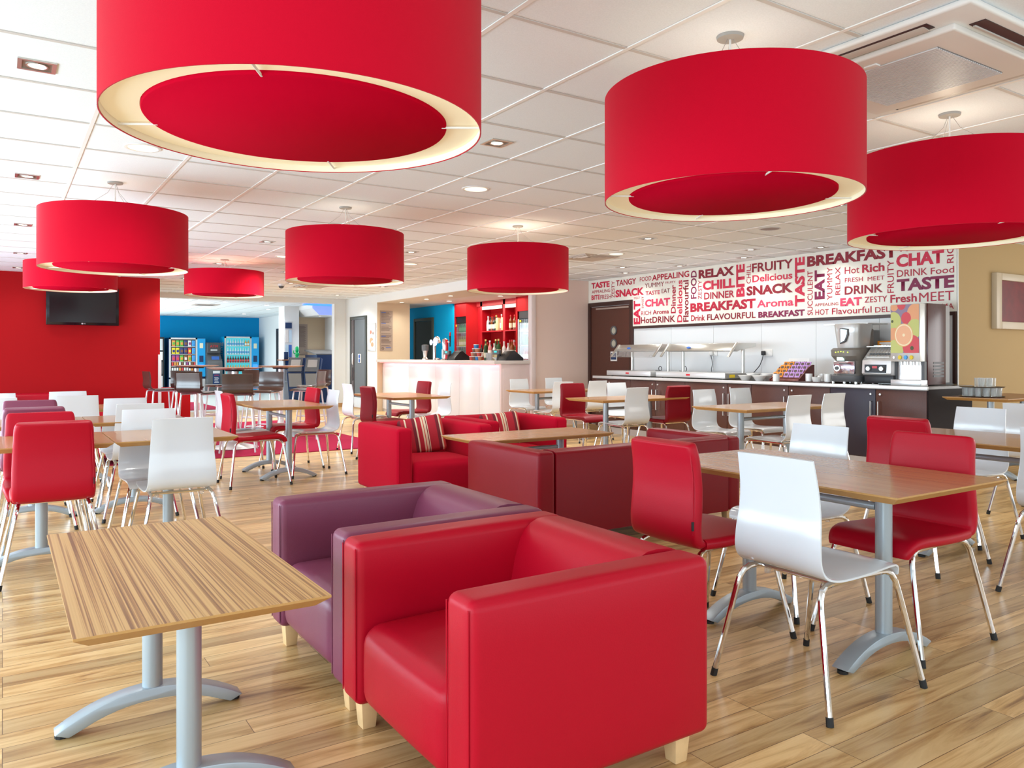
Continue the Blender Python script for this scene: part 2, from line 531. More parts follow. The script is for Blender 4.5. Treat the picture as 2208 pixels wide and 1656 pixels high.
struct(MB().box(6.67, 7.43, 10.73, 15.51, 2.312, CH).build('wall_bulkhead', WHITE_WALL))
struct(MB().box(6.68, 7.43, 10.74, 15.5, 2.304, 2.312).build('ceiling_soffit', mat('beige_soffit_paint', (0.66, 0.55, 0.42), 0.8)))
struct(MB().box(6.42, 6.67, 17.35, 17.55, 0, CH).build('wall_pier', WHITE_WALL))
struct(MB().box(6.41, 6.665, 17.335, 17.35, 0, 0.09).build('baseboard_pier', SKIRT))
struct(MB().box(6.652, 6.67, 15.6, 17.34, 0, 0.09).build('baseboard_bar', SKIRT))
struct(MB().box(-2.3, 6.42, 17.35, 17.55, 2.375, CH).build('wall_header', WHITE_WALL))
struct(MB().box(6.40, 6.43, 17.33, 17.36, 0, 2.375).build('trim_6', TRIMW))
# wall behind the camera and far right, glazed left wall
struct(MB().box(-2.3, 12.2, -2.2, -2.05, 0, 0.35).box(-2.3, 12.2, -2.2, -2.05, 2.25, CH).box(-2.3, -0.6, -2.2, -2.05, 0.35, 2.25).box(7.8, 12.2, -2.2, -2.05, 0.35, 2.25).build('wall_back', WHITE_WALL))
struct(MB().box(12.05, 12.2, -2.05, 4.43, 0, 0.35).box(12.05, 12.2, -2.05, 4.43, 2.25, CH).box(12.05, 12.2, -2.05, -1.0, 0.35, 2.25).box(12.05, 12.2, 3.0, 4.43, 0.35, 2.25).build('wall_far_right', WHITE_WALL))
wl = MB().box(-2.3, -2.2, -2.05, 14.3, 0, 0.28).box(-2.3, -2.2, -2.05, 14.3, 2.25, CH)
for y in (-2.05, 0.3, 2.6, 4.9, 7.2, 9.5, 11.8, 14.16):
    wl.box(-2.3, -2.2, y, y + 0.14, 0.28, 2.25)
struct(wl.build('wall_left', WHITE_WALL))
for i, y in enumerate((-1.91, 0.44, 2.74, 5.04, 7.34, 9.64, 11.94)):
    y1 = y + 2.16
    struct(MB().box(-2.28, -2.22, y, y1, 0.28, 0.33).box(-2.28, -2.22, y, y1, 2.2, 2.25).box(-2.28, -2.22, y, y + 0.05, 0.33, 2.2)
           .box(-2.28, -2.22, y1 - 0.05, y1, 0.33, 2.2).box(-2.28, -2.22, y + 1.05, y + 1.11, 0.33, 2.2).build('window_%d' % (i + 1), DGREY))
# lobby shell
struct(MB().box(2.0, 12.0, 26.95, 27.1, 0, 2.5).build('wall_lobby_far', BLUEWALL))
struct(MB().box(7.30, 7.45, 22.2, 26.95, 0, 2.5).build('wall_lobby_right', WHITE_WALL))
struct(MB().box(-2.3, -2.2, 14.42, 27, 0, 0.3).box(-2.3, -2.2, 14.42, 27, 2.25, 2.5).build('wall_lobby_left', WHITE_WALL))
struct(MB().box(6.07, 6.45, 20.05, 20.55, 0, 2.46).build('wall_column', WHITE_WALL))
struct(MB().box(6.45, 8.4, 20.5, 20.7, 0, 2.46).build('wall_nook', BEIGE))
struct(MB().box(7.30, 7.45, 17.55, 20.5, 0, 2.46).build('wall_nook_right', WHITE_WALL))
# lit recess above the lobby desk
struct(MB().prism([(6.45, 2.455), (7.3, 2.455), (7.3, 2.20), (6.62, 2.20), (6.45, 2.36)], 19.0, 20.5, 'y').build('ceiling_nook', WHITE_WALL))
struct(MB().box(6.20, 7.28, 18.3, 19.0, 2.425, 2.44).build('ceiling_blue_recess', LEDBLUE))

# bar interior
struct(MB().box(7.43, 9.2, 10.79, 17.4, 2.312, CH).build('ceiling_bar', mat('pale_bar_ceiling', (0.70, 0.63, 0.56), 0.8)))
struct(MB().box(8.20, 8.3, 14.97, 17.4, 0, 2.31).build('wall_bar_blue', SKYBLUE))
struct(MB().box(8.62, 8.8, 10.79, 14.97, 0, 2.31).build('wall_bar_back', REDWALL))
struct(MB().box(8.24, 8.62, 14.46, 14.97, 2.02, 2.31).prism([(8.24, 14.46), (8.46, 14.30), (8.62, 14.30), (8.62, 14.46)], 0, 2.31, 'z')
       .box(8.24, 8.62, 14.94, 14.97, 0, 2.02).build('wall_bar_fridge_surround', REDWALL))
struct(MB().box(8.28, 8.62, 11.95, 12.57, 2.03, 2.31).box(8.28, 8.62, 12.55, 12.60, 0, 2.31).build('wall_bar_red_pier', REDWALL))

def door(nm, wall, X, a0, a1, h, frame, leaf, mats):
    """wall 'x': door on a wall facing -x, a = y range"""
    o = struct(MB().box(X - 0.03, X + 0.02, a0, a0 + 0.07, 0, h).box(X - 0.03, X + 0.02, a1 - 0.07, a1, 0, h).box(X - 0.03, X + 0.02, a0 + 0.07, a1 - 0.07, h - 0.07, h).build(nm, frame, bevel=0.004))
    l = MB().box(X - 0.012, X + 0.01, a0 + 0.075, a1 - 0.075, 0.01, h - 0.075).build('door_leaf', leaf, o)
    return o, l
# grey door in the white wall left of the bar
d1, l1 = door('door_1', 'x', 6.67, 16.05, 17.0, 2.06, DOORF, DOORG, None)
MB().box(6.645, 6.659, 16.77, 16.92, 0.02, 1.985).build('edge_strip', DBROWN, d1)
MB().box(6.634, 6.646, 16.79, 16.84, 0.98, 1.24).box(6.622, 6.634, 16.80, 16.83, 1.0, 1.22).build('door_handle', STEELP, d1, bevel=0.002)
MB().box(6.645, 6.658, 16.80, 16.84, 0.62, 0.92).build('push_plate', STEELP, d1)
MB().box(6.648, 6.658, 16.14, 16.76, 0.03, 0.25).build('kick_plate', STEELP, d1)
sg = MB().box(6.650, 6.658, 16.37, 16.53, 1.02, 1.22).build('door_sign', TRIMW, d1)
MB().lathe([(0.001, 0), (0.045, 0), (0.045, 0.003), (0.001, 0.003)], 16).build('pictogram', INKB, sg, loc=None).matrix_local = Matrix.Translation((6.649, 16.45, 1.165)) @ Matrix.Rotation(-PI / 2, 4, 'Y')
MB().lathe([(0.001, 0), (0.045, 0), (0.045, 0.003), (0.001, 0.003)], 16).build('pictogram', INKB, sg).matrix_local = Matrix.Translation((6.649, 16.45, 1.07)) @ Matrix.Rotation(-PI / 2, 4, 'Y')
# brown servery door with two portholes
d2, l2 = door('door_2', 'x', 8.58, 9.585, 10.725, 2.09, DBROWN, COUNTERB, None)
MB().box(8.545, 8.565, 9.66, 10.50, 1.965, 1.99).build('door_closer_strip', STEEL, d2)
for z in (1.60, 1.385):
    m_ = MB().lathe([(0.055, 0), (0.078, 0), (0.078, 0.012), (0.055, 0.012)], 28, close=True).build('porthole_ring', DGREY, d2)
    m_.matrix_local = Matrix.Translation((8.567, 10.05, z)) @ Matrix.Rotation(-PI / 2, 4, 'Y')
    q = MB().lathe([(0.001, 0), (0.056, 0), (0.056, 0.004), (0.001, 0.004)], 24).build('porthole_glass', mat('porthole_glass', (0.45, 0.42, 0.33), 0.1), m_)
ps = MB().box(8.560, 8.567, 9.97, 10.13, 1.09, 1.25).build('door_sign', TRIMW, d2)
MB().puff(8.553, 8.561, 9.985, 10.115, 1.115, 1.225, 0.02, n=2).build('badge', NAVY, ps)
text_mesh('Private', 'sign_text', TRIMW, ps, (10.10, 10.0, 1.155, 1.19), ('x', 8.5525))
# door at the back of the bar
d3, l3 = door('door_3', 'x', 8.20, 15.85, 16.85, 2.05, mat('olive_black_frame', (0.06, 0.065, 0.035), 0.5), mat('dark_olive_door', (0.025, 0.028, 0.018), 0.6), None)
# lobby door
d4, l4 = door('door_4', 'x', 7.30, 23.9, 24.9, 2.03, mat('charcoal_door_frame', (0.02, 0.022, 0.028), 0.5), mat('charcoal_door', (0.035, 0.035, 0.045), 0.5), None)
MB().box(7.23, 7.26, 24.0, 24.04, 0.85, 1.25).build('door_handle', STEELP, d4, bevel=0.004)
MB().box(7.278, 7.29, 24.3, 24.42, 1.35, 1.55).build('door_sign', STEELP, d4)
MB().box(7.278, 7.29, 24.3, 24.42, 1.15, 1.30).build('door_sign', STEELP, d4)

# mural, its panel and the framed white splashback
mural = thing('wall_mural', 'long cream wall panel covered with red food words above the servery counter', 'sign', (0, 0, 0))
MB().box(8.566, 8.58, 4.44, 9.58, 1.655, CH - 0.001).box(8.566, 8.58, 9.58, 10.725, 2.092, CH - 0.001).build('panel', MURALP, mural)
struct(MB().box(8.55, 8.58, 4.44, 9.585, 1.615, 1.655).box(8.55, 8.58, 4.44, 4.475, 0.88, 1.615).box(8.55, 8.58, 9.555, 9.585, 0.88, 1.615).build('trim_7', DBROWN))
for i in range(6):
    ya = 4.475 + i * 0.8467
    struct(MB().box(8.566, 8.578, ya + 0.002, ya + 0.8447, 0.87, 1.615).build('wall_splashback_%d' % (i + 1), PANEL_WHITE))
C1 = mat('mural_bright_red', (0.62, 0.018, 0.06), 0.5)
C2 = mat('mural_deep_red', (0.26, 0.006, 0.02), 0.5)
C3 = mat('mural_crimson', (0.45, 0.008, 0.035), 0.5)
C4 = mat('mural_plum', (0.22, 0.008, 0.06), 0.5)
C5 = mat('mural_rose', (0.72, 0.05, 0.12), 0.5)
# word, corners (Y left, Y right, z bottom, z top) on the wall, colour, stroke weight, vertical
WORDS = [
    ('TASTE', 10.640, 10.156, 2.338, 2.440, 0, 0.045, 0),
    ('APPEALING', 10.632, 10.142, 2.252, 2.307, 2, 0.006, 0),
    ('BITE', 10.640, 10.413, 2.143, 2.225, 0, 0.030, 0),
    ('FRESH', 10.399, 10.120, 2.138, 2.215, 2, 0.006, 0),
    ('ZESTY', 10.107, 10.029, 2.148, 2.429, 2, 0.006, 1),
    ('TANGY', 9.994, 9.499, 2.337, 2.434, 2, 0.022, 0),
    ('SNACK', 10.007, 9.314, 2.149, 2.272, 0, 0.045, 0),
    ('FOOD', 9.412, 9.145, 2.367, 2.437, 2, 0.006, 0),
    ('APPEALING', 9.131, 8.335, 2.354, 2.447, 2, 0.022, 0),
    ('YUMMY', 9.295, 8.863, 2.254, 2.327, 1, 0.000, 0),
    ('FRUITY', 8.835, 8.617, 2.287, 2.319, 2, 0.006, 0),
    ('TASTE', 9.278, 8.955, 2.137, 2.201, 0, 0.022, 0),
    ('EAT', 8.916, 8.740, 2.147, 2.213, 1, 0.006, 0),
    ('MEET', 9.549, 9.397, 2.089, 2.126, 2, 0.000, 0),
    ('EAT', 9.559, 9.400, 1.686, 2.066, 0, 0.045, 1),
    ('SWEET', 9.368, 9.319, 1.936, 2.125, 2, 0.006, 1),
    ('CHAT', 9.290, 8.733, 1.951, 2.071, 4, 0.045, 0),
    ('RICH', 9.380, 9.150, 1.825, 1.892, 2, 0.006, 0),
    ('Aroma', 9.115, 8.756, 1.827, 1.896, 2, 0.022, 0),
    ('Hot', 9.385, 9.134, 1.694, 1.795, 1, 0.022, 0),
    ('DRINK', 9.122, 8.622, 1.693, 1.792, 1, 0.022, 0),
    ('Dinner', 8.716, 8.611, 1.826, 2.258, 2, 0.022, 1),
    ('Delicious', 8.582, 8.475, 1.685, 2.319, 0, 0.022, 1),
    ('Flavourful', 8.458, 8.346, 1.685, 2.308, 1, 0.022, 1),
    ('FOOD', 8.302, 8.186, 2.021, 2.438, 3, 0.022, 1),
    ('ZESTY', 8.157, 8.085, 2.004, 2.286, 2, 0.006, 1),
    ('RELAX', 8.147, 7.481, 2.308, 2.434, 1, 0.045, 0),
    ('CHILL', 8.064, 7.466, 2.131, 2.266, 0, 0.045, 0),
    ('DINNER', 8.038, 7.478, 1.996, 2.096, 2, 0.022, 0),
    ('BITE', 7.444, 7.297, 1.995, 2.446, 0, 0.045, 1),
    ('CHILL', 7.264, 7.189, 2.167, 2.432, 2, 0.006, 1),
    ('FRUITY', 7.171, 6.511, 2.312, 2.434, 1, 0.022, 0),
    ('Delicious', 7.165, 6.519, 2.176, 2.273, 0, 0.022, 0),
    ('SNACK', 7.264, 6.511, 2.000, 2.130, 1, 0.045, 0),
    ('BREAKFAST', 8.312, 7.108, 1.824, 1.958, 2, 0.045, 0),
    ('Aroma', 7.086, 6.503, 1.828, 1.932, 4, 0.022, 0),
    ('Drink', 8.297, 8.022, 1.693, 1.778, 2, 0.022, 0),
    ('FLAVOURFUL', 7.983, 7.108, 1.692, 1.780, 1, 0.022, 0),
    ('BREAKFAST', 7.064, 6.332, 1.690, 1.772, 3, 0.045, 0),
    ('TASTE', 6.482, 6.332, 1.814, 2.443, 0, 0.045, 1),
    ('SUCCULENT', 6.293, 6.215, 1.693, 2.253, 2, 0.006, 1),
    ('BREAKFAST', 6.298, 5.102, 2.305, 2.440, 1, 0.045, 0),
    ('EAT', 6.189, 6.044, 1.885, 2.251, 3, 0.045, 1),
    ('YUMMY', 6.011, 5.936, 1.868, 2.274, 2, 0.000, 1),
    ('RELAX', 5.895, 5.829, 1.924, 2.263, 2, 0.006, 1),
    ('Hot', 5.769, 5.574, 2.168, 2.251, 2, 0.006, 0),
    ('Rich', 5.539, 5.257, 2.162, 2.261, 2, 0.030, 0),
    ('FRESH', 5.767, 5.530, 2.067, 2.119, 2, 0.006, 0),
    ('MEET', 5.468, 5.257, 2.062, 2.110, 2, 0.000, 0),
    ('DRINK', 5.769, 5.277, 1.918, 2.019, 1, 0.022, 0),
    ('APPEALING', 6.186, 5.854, 1.799, 1.835, 2, 0.006, 0),
    ('EAT', 5.829, 5.542, 1.782, 1.880, 4, 0.045, 0),
    ('ZESTY', 5.508, 5.225, 1.806, 1.876, 2, 0.006, 0),
    ('HOT', 6.178, 5.987, 1.690, 1.760, 2, 0.006, 0),
    ('Flavourful', 5.944, 5.419, 1.687, 1.764, 2, 0.006, 0),
    ('DELICIOUS', 5.374, 4.842, 1.684, 1.749, 2, 0.006, 0),
    ('AROMA', 4.794, 4.468, 1.683, 1.746, 2, 0.000, 0),
    ('FRUITY', 5.221, 5.143, 1.902, 2.279, 2, 0.006, 1),
    ('CHAT', 5.115, 4.573, 2.186, 2.333, 0, 0.045, 0),
    ('Food', 5.064, 4.833, 2.360, 2.427, 2, 0.006, 0),
    ('BITE', 4.808, 4.584, 2.357, 2.410, 2, 0.006, 0),
    ('RICH', 4.542, 4.470, 2.179, 2.445, 2, 0.006, 1),
    ('DRINK', 5.106, 4.754, 2.076, 2.153, 2, 0.006, 0),
    ('Food', 4.718, 4.465, 2.073, 2.146, 2, 0.006, 0),
    ('TASTE', 5.109, 4.463, 1.912, 2.052, 3, 0.045, 0),
    ('Fresh', 5.186, 4.875, 1.785, 1.878, 2, 0.022, 0),
    ('MEET', 4.848, 4.468, 1.779, 1.880, 2, 0.000, 0)
]
for w, a0, a1, z0, z1, ci, wt, vert in WORDS:
    text_mesh(w, 'word', (C1, C2, C3, C4, C5)[ci], mural, (a0, a1, z0, z1), ('x', 8.563), off=wt, vertical=bool(vert))
# ------------------------------------------------------------------ chairs, tables, seats
def catmull(pts, n=5):
    out = []
    P = [pts[0]] + list(pts) + [pts[-1]]
    for i in range(1, len(P) - 2):
        for k in range(n):
            t = k / n
            out.append(tuple(0.5 * ((2 * b) + (-a + c) * t + (2 * a - 5 * b + 4 * c - d) * t * t + (-a + 3 * b - 3 * c + d) * t ** 3)
                             for a, b, c, d in zip(P[i - 1], P[i], P[i + 1], P[i + 2])))
    out.append(tuple(pts[-1]))
    return out

def swept_shell(prof, t, stations, dish=0.0, taper=0):
    """prof: (x, z, half width); stations: (fraction of half width, thickness factor)"""
    P = catmull(prof, 4)
    n, m = len(P), len(stations)
    vs = []
    for side in (1, -1):
        for i, (x, z, w) in enumerate(P):
            a = P[max(i - 1, 0)]; b = P[min(i + 1, n - 1)]
            tx, tz = b[0] - a[0], b[1] - a[1]
            l = math.hypot(tx, tz) or 1
            nx, nz = tz / l, -tx / l
            e = 1.0
            if taper:
                k_ = min(i, n - 1 - i) if taper == 2 else n - 1 - i
                e = min(1.0, 0.35 + 0.65 * math.sin(min(1.0, k_ / 4.0) * PI / 2))
            for (s, f) in stations:
                o = side * t / 2 * f * e
                dd = -dish * (1 - s * s)
                vs.append((x + nx * (o - dd), s * w, z + nz * (o - dd)))
    fs = []
    N = n * m
    for i in range(n - 1):
        for j in range(m - 1):
            a = i * m + j
            fs.append((a, a + 1, a + m + 1, a + m))
            fs.append((N + a, N + a + m, N + a + m + 1, N + a + 1))
    for i in range(n - 1):
        for j in (0, m - 1):
            a = i * m + j
            fs.append((a, a + m, N + a + m, N + a))
    for j in range(m - 1):
        for i in (0, n - 1):
            a = i * m + j
            fs.append((a, a + 1, N + a + 1, N + a))
    return MB().add(vs, fs)

THIN = [(-1, 0.7), (-0.97, 1), (-0.5, 1), (0, 1), (0.5, 1), (0.97, 1), (1, 0.7)]
FAT = [(-1, 0.22), (-0.985, 0.62), (-0.94, 0.92), (-0.85, 1.0), (-0.4, 1.08), (0, 1.1), (0.4, 1.08), (0.85, 1.0), (0.94, 0.92), (0.985, 0.62), (1, 0.22)]

def chair_frame(t):
    for sy in (-1, 1):
        for sx in (-1, 1):
            pts = [(0.0, 0.150 * sy, 0.412), (0.13 * sx, 0.155 * sy, 0.412), (0.17 * sx, 0.158 * sy, 0.410), (0.198 * sx, 0.163 * sy, 0.398),
                   (0.214 * sx, 0.170 * sy, 0.372), (0.222 * sx, 0.177 * sy, 0.335), (0.268 * sx, 0.240 * sy, 0.018)]
            l = MB().tube(pts, 0.0105, 10).build('leg', CHROME, t)
            MB().cyl((0.2665 * sx, 0.2385 * sy, 0.028), (0.2705 * sx, 0.2435 * sy, 0.0), 0.0125, 0.0125, 10).build('foot_cap', BLACKMAT, l)
    for x in (-0.115, 0.115):
        MB().cyl((x, -0.15, 0.406), (x, 0.15, 0.406), 0.008, None, 8).build('cross_bar', CHROME, t)

def shell_chair(label, loc, rz, group):
    t = thing('dining_chair', label, 'chair', loc, rz, group)
    prof = [(0.232, 0.392, 0.170), (0.226, 0.412, 0.176), (0.205, 0.430, 0.182), (0.15, 0.436, 0.190), (0.02, 0.430, 0.194), (-0.10, 0.426, 0.190),
            (-0.165, 0.432, 0.185), (-0.205, 0.452, 0.182), (-0.224, 0.492, 0.180), (-0.222, 0.56, 0.176), (-0.212, 0.64, 0.169), (-0.216, 0.73, 0.163), (-0.236, 0.832, 0.157)]
    swept_shell(prof, 0.0095, THIN, 0.004).build('shell', SHELLW, t, ang=50)
    MB().cyl((-0.12, 0.12, 0.407), (-0.12, 0.12, 0.385), 0.012, None, 10).cyl((-0.12, -0.12, 0.407), (-0.12, -0.12, 0.385), 0.012, None, 10).build('stacking_buffer', GLASSW, t)
    chair_frame(t)
    return t

def pad_chair(label, loc, rz, group, m):
    t = thing('padded_dining_chair', label, 'chair', loc, rz, group)
    seat = [(0.236, 0.388, 0.172), (0.232, 0.408, 0.180), (0.208, 0.432, 0.188), (0.15, 0.442, 0.195), (0.02, 0.437, 0.198), (-0.10, 0.434, 0.196), (-0.19, 0.436, 0.192)]
    swept_shell(seat, 0.042, FAT).build('seat', m, t, ang=60)
    back = [(-0.188, 0.436, 0.186), (-0.222, 0.452, 0.190), (-0.232, 0.50, 0.191), (-0.226, 0.58, 0.190), (-0.222, 0.66, 0.187), (-0.228, 0.745, 0.183), (-0.238, 0.80, 0.180), (-0.244, 0.828, 0.172), (-0.246, 0.836, 0.160)]
    b = swept_shell(back, 0.050, FAT, taper=2).build('backrest', m, t, ang=60)
    MB().tube([(-0.262, 0.155, 0.822), (-0.262, -0.155, 0.822), (-0.259, -0.168, 0.80), (-0.249, -0.174, 0.70), (-0.251, -0.178, 0.56), (-0.255, -0.178, 0.48)], 0.0022, 6).build('piping', m, b)
    MB().box(-0.262, -0.252, -0.183, -0.178, 0.50, 0.535).build('cloth_tag', BLACKP, b)
    chair_frame(t)
    return t

WG = 'white shell dining chairs'
whites = [
 (2.475, 1.78, 0, 'nearest white shell chair, its blank back to us, left of the near oak table'),
 (3.20, 2.45, 180, 'white shell chair facing us across the near right oak table, beside the front red chair'),
 (4.45, 1.72, 0, 'white shell chair cut by the right photo edge, before the second right table'),
 (5.24, 2.68, 180, 'white shell chair behind the second right table, right of the dark counter end'),
 (6.43, 2.72, 0, 'white chair top at far right edge just below the table with stacked glasses'),
 (0.845, 4.89, 90, 'frontmost white shell chair at left, back to us, right of the frontmost red chair'),
 (0.80, 5.335, -90, 'second white chair in the left row, facing the frontmost white chair across the first table'),
 (0.84, 6.46, 90, 'third white chair in the left row, back to us at the second table'),
 (0.845, 6.87, -90, 'fourth white chair in the left row, on the far side of the second table'),
 (0.55, 7.99, 90, 'third-row white chair at left, back to us, just left of the wood strip'),
 (0.535, 8.50, -90, 'white chair in the third left row, farthest one under the television'),
 (-0.055, 7.90, 90, 'white chair at the left photo edge, nearer of two stacked behind each other'),
 (-0.055, 8.36, -90, 'white chair at the left photo edge, farther one with only its top strip visible'),
 (2.02, 8.05, 0, 'white chair half hidden behind the left red chair of the four-seat carpet-side table'),
 (2.60, 7.68, 180, 'white shell chair seen from the side, right of the four-seat table by the carpet edge'),
 (3.78, 9.17, 0, 'white chair standing left of the red chair before the grey door'),
 (4.55, 8.93, 180, 'white chair in front of the lit bar front, right end of the bar-side table'),
 (6.47, 9.53, -90, 'pinkish white chair left of the small table under the bar end panel'),
 (7.25, 9.72, -90, 'white chair against the pale wall, right rear of the table under the bar end'),
 (6.26, 8.60, 90, 'white chair with back to us before the table under the bar end panel'),
 (6.93, 8.70, 90, 'cream white chair just left of the servery door, behind the red chair table'),
 (6.63, 7.50, -90, 'cream white chair on the far side of the table in front of the servery door'),
 (5.80, 6.64, 90, 'cream white chair with back to us at the table before the servery door'),
 (6.06, 5.46, -90, 'cream white chair at the far left of the table before the walnut counter'),
 (6.65, 5.50, -90, 'cream white chair at the far right of the table before the walnut counter'),
 (5.88, 4.63, 90, 'cream white chair, left one of two backs in front of the cereal machine counter'),
 (6.45, 4.68, 90, 'cream white chair, right one of two backs in front of the dark blue-black cupboard'),
]
first = None
for x, y, a, lb in whites:
    if first is None:
        first = shell_chair(lb, (x, y, 0), math.radians(a), WG)
    else:
        dup(first, (x, y, 0), math.radians(a), lb)
reds = [
 (2.50, 2.345, 0, 'red padded chair left of the near oak table, its back beside the big red armchair'),
 (3.185, 1.88, 180, 'frontmost red padded chair at right, facing us across the near oak table'),
 (4.42, 2.49, 0, 'red padded chair right behind the frontmost right red chair, its back to us'),
 (0.228, 4.96, 90, 'frontmost red padded chair at left, its back to us before the first left table'),
 (0.195, 5.29, -90, 'second red padded chair at left, rounded top just behind the frontmost one'),
 (1.95, 7.36, 0, 'red padded chair seen from the side, left of the four-seat table by the carpet edge'),
 (2.56, 8.22, 180, 'red padded chair at the far right corner of the four-seat table by the carpet edge'),
]
RG = 'red padded dining chairs'
rfirst = None
for x, y, a, lb in reds:
    if rfirst is None: rfirst = pad_chair(lb, (x, y, 0), math.radians(a), RG, LEATHR)
    else: dup(rfirst, (x, y, 0), math.radians(a), lb)
wines = [
 (3.65, 8.20, 0, 'wine red padded chair left of the bar-side table, before the lit bar front'),
 (4.54, 9.52, 180, 'wine red padded chair right of the bar-side table, facing left'),
 (5.94, 7.52, -90, 'wine red padded chair facing us behind the table before the servery door'),
 (6.47, 6.70, 90, 'dark red padded chair with its back to us before the walnut servery counter'),
]
wfirst = None
for x, y, a, lb in wines:
    if wfirst is None: wfirst = pad_chair(lb, (x, y, 0), math.radians(a), 'wine red padded dining chairs', LEATHW)
    else: dup(wfirst, (x, y, 0), math.radians(a), lb)
pf = pad_chair('plum padded chair at left with its back to us, nearer of the two plum ones', (0.18, 6.34, 0), PI / 2, 'plum padded dining chairs', LEATHP)
dup(pf, (0.18, 6.83, 0), -PI / 2, 'plum padded chair at left, farther of the two plum ones, rounded top')

def beveled_top(w, l, zt, th=0.03, cut=0.032):
    """rectangular top with an undercut edge: w along x, l along y"""
    a, b = w / 2, l / 2
    m = MB()
    rings = [(a, b, zt), (a, b, zt - 0.006), (a - cut, b - cut, zt - th)]
    vs = [(sx * p, sy * q, z) for p, q, z in rings for sx, sy in ((-1, -1), (1, -1), (1, 1), (-1, 1))]
    fs = [(0, 1, 2, 3), (11, 10, 9, 8)]
    mi = [0, 1]
    for r in range(2):
        for k in range(4):
            fs.append((r * 4 + k, (r + 1) * 4 + k, (r + 1) * 4 + (k + 1) % 4, r * 4 + (k + 1) % 4)); mi.append(1)
    m.add(vs, fs)
    m.m = mi
    return m

def arch_foot(span, y):
    pts_t, pts_b = [], []
    h = span / 2
    for i in range(17):
        s = -1 + 2 * i / 16
        z = 0.105 - 0.085 * abs(s) ** 2.1
        pts_t.append((s * h, z))
    for i in range(15):
        s = 1 - 2 * i / 14
        ss = s * 0.86
        z = 0.066 - 0.066 * abs(s) ** 2.2
        pts_b.append((ss * h, max(0.004, z)))
    return MB().prism(pts_t + pts_b, y - 0.034, y + 0.034, 'y')

def pedestal_table(name, label, loc, rz, w, l, zt, gap, top, group, span=0.57, post_r=0.031, bar=True, posts=2):
    t = thing(name, label, 'table', loc, rz, group)
    beveled_top(w, l, zt).build('tabletop', [top, EDGEW], t)
    for s in ((-1, 1) if posts == 2 else (0,)):
        y = s * gap / 2
        MB().cyl((0, y, 0.085), (0, y, zt - 0.036), post_r, None, 24).build('post', ALU, t)
        f = arch_foot(span, y).build('foot', ALU, t, bevel=0.004)
        MB().cyl((-span * 0.46, y, 0), (-span * 0.46, y, 0.012), 0.02, None, 10).cyl((span * 0.46, y, 0), (span * 0.46, y, 0.012), 0.02, None, 10).build('foot_pad', BLACKMAT, f)
        MB().box(-w * 0.28, w * 0.28, y - 0.03, y + 0.03, zt - 0.036, zt - 0.030).build('mounting_plate', ALU, t)
    if bar and posts == 2:
        MB().cyl((0, -gap / 2 + post_r, zt - 0.115), (0, gap / 2 - post_r, zt - 0.115), 0.016, None, 12).build('cross_bar', ALU, t)
    return t

DT = 'oak pedestal dining tables'
pedestal_table('coffee_table', 'low zebra-grained wooden table on grey arched pedestal feet in the left foreground', (0.412, 2.493, 0), 0, 0.572, 1.165, 0.575, 0.60, ZEBRA, 'low pedestal tables', span=0.56)
pedestal_table('coffee_table', 'low wooden table between the fabric armchairs and the leather two-seat sofa', (3.42, 5.02, 0), PI / 2, 0.56, 1.24, 0.575, 0.6, TEAK, 'low pedestal tables', span=0.5)
pedestal_table('dining_table', 'near oak table at right with white and red chairs around it', (2.882, 2.10, 0), 0, 0.745, 1.21, 0.703, 0.655, TEAK, DT)
pedestal_table('dining_table', 'second oak table at right, behind the frontmost right table', (4.79, 2.22, 0), 0, 0.72, 1.21, 0.705, 0.655, TEAK, DT)
pedestal_table('dining_table', 'front left table, left half of the pushed-together pair', (0.185, 5.145, 0), 0, 0.655, 0.72, 0.705, 0.10, TEAK, DT, bar=False, posts=1)
pedestal_table('dining_table', 'front left table, right half of the pushed-together pair', (0.847, 5.145, 0), 0, 0.655, 0.72, 0.705, 0.10, TEAK, DT, bar=False, posts=1)
pedestal_table('dining_table', 'second-row left table, left half of the pair behind the front tables', (0.185, 6.60, 0), 0, 0.655, 0.72, 0.705, 0.1, TEAK, DT, bar=False, posts=1)
pedestal_table('dining_table', 'second-row left table, right half of the pair behind the front tables', (0.847, 6.60, 0), 0, 0.655, 0.72, 0.705, 0.1, TEAK, DT, bar=False, posts=1)
pedestal_table('dining_table', 'third-row left table showing only a strip of wood between white chairs', (0.60, 8.24, 0), 0, 0.62, 0.72, 0.705, 0.1, TEAK, DT, bar=False, posts=1)
pedestal_table('dining_table', 'third-row left table at the left photo edge behind two white chairs', (-0.035, 8.24, 0), 0, 0.62, 0.72, 0.705, 0.1, TEAK, DT, bar=False, posts=1)
pedestal_table('dining_table', 'oak table with two red and two white chairs beside the red carpet', (2.31, 7.82, 0), 0, 0.68, 1.24, 0.705, 0.655, TEAK, DT, span=0.55)
pedestal_table('dining_table', 'oak table in front of the bar counter with red chairs at its ends', (4.05, 8.72, 0), 0, 0.74, 1.2, 0.705, 0.655, TEAK, DT, span=0.55)
pedestal_table('dining_table', 'oak table in the corner under the bar end panel', (6.5, 8.86, 0), PI / 2, 0.68, 1.24, 0.705, 0.655, TEAK, DT, span=0.52)
pedestal_table('dining_table', 'oak table in front of the servery door', (5.97, 6.76, 0), PI / 2, 0.66, 1.28, 0.705, 0.655, TEAK, DT, span=0.52)
pedestal_table('dining_table', 'oak table between four cream chairs before the walnut counter', (6.07, 4.94, 0), PI / 2, 0.65, 1.25, 0.705, 0.655, TEAK, DT, span=0.52)
pedestal_table('side_table', 'brown side table holding trays of glasses by the beige wall', (8.36, 3.84, 0), PI / 2, 0.6, 1.28, 0.78, 0.655, HITOP, 'side tables', span=0.5, bar=False)

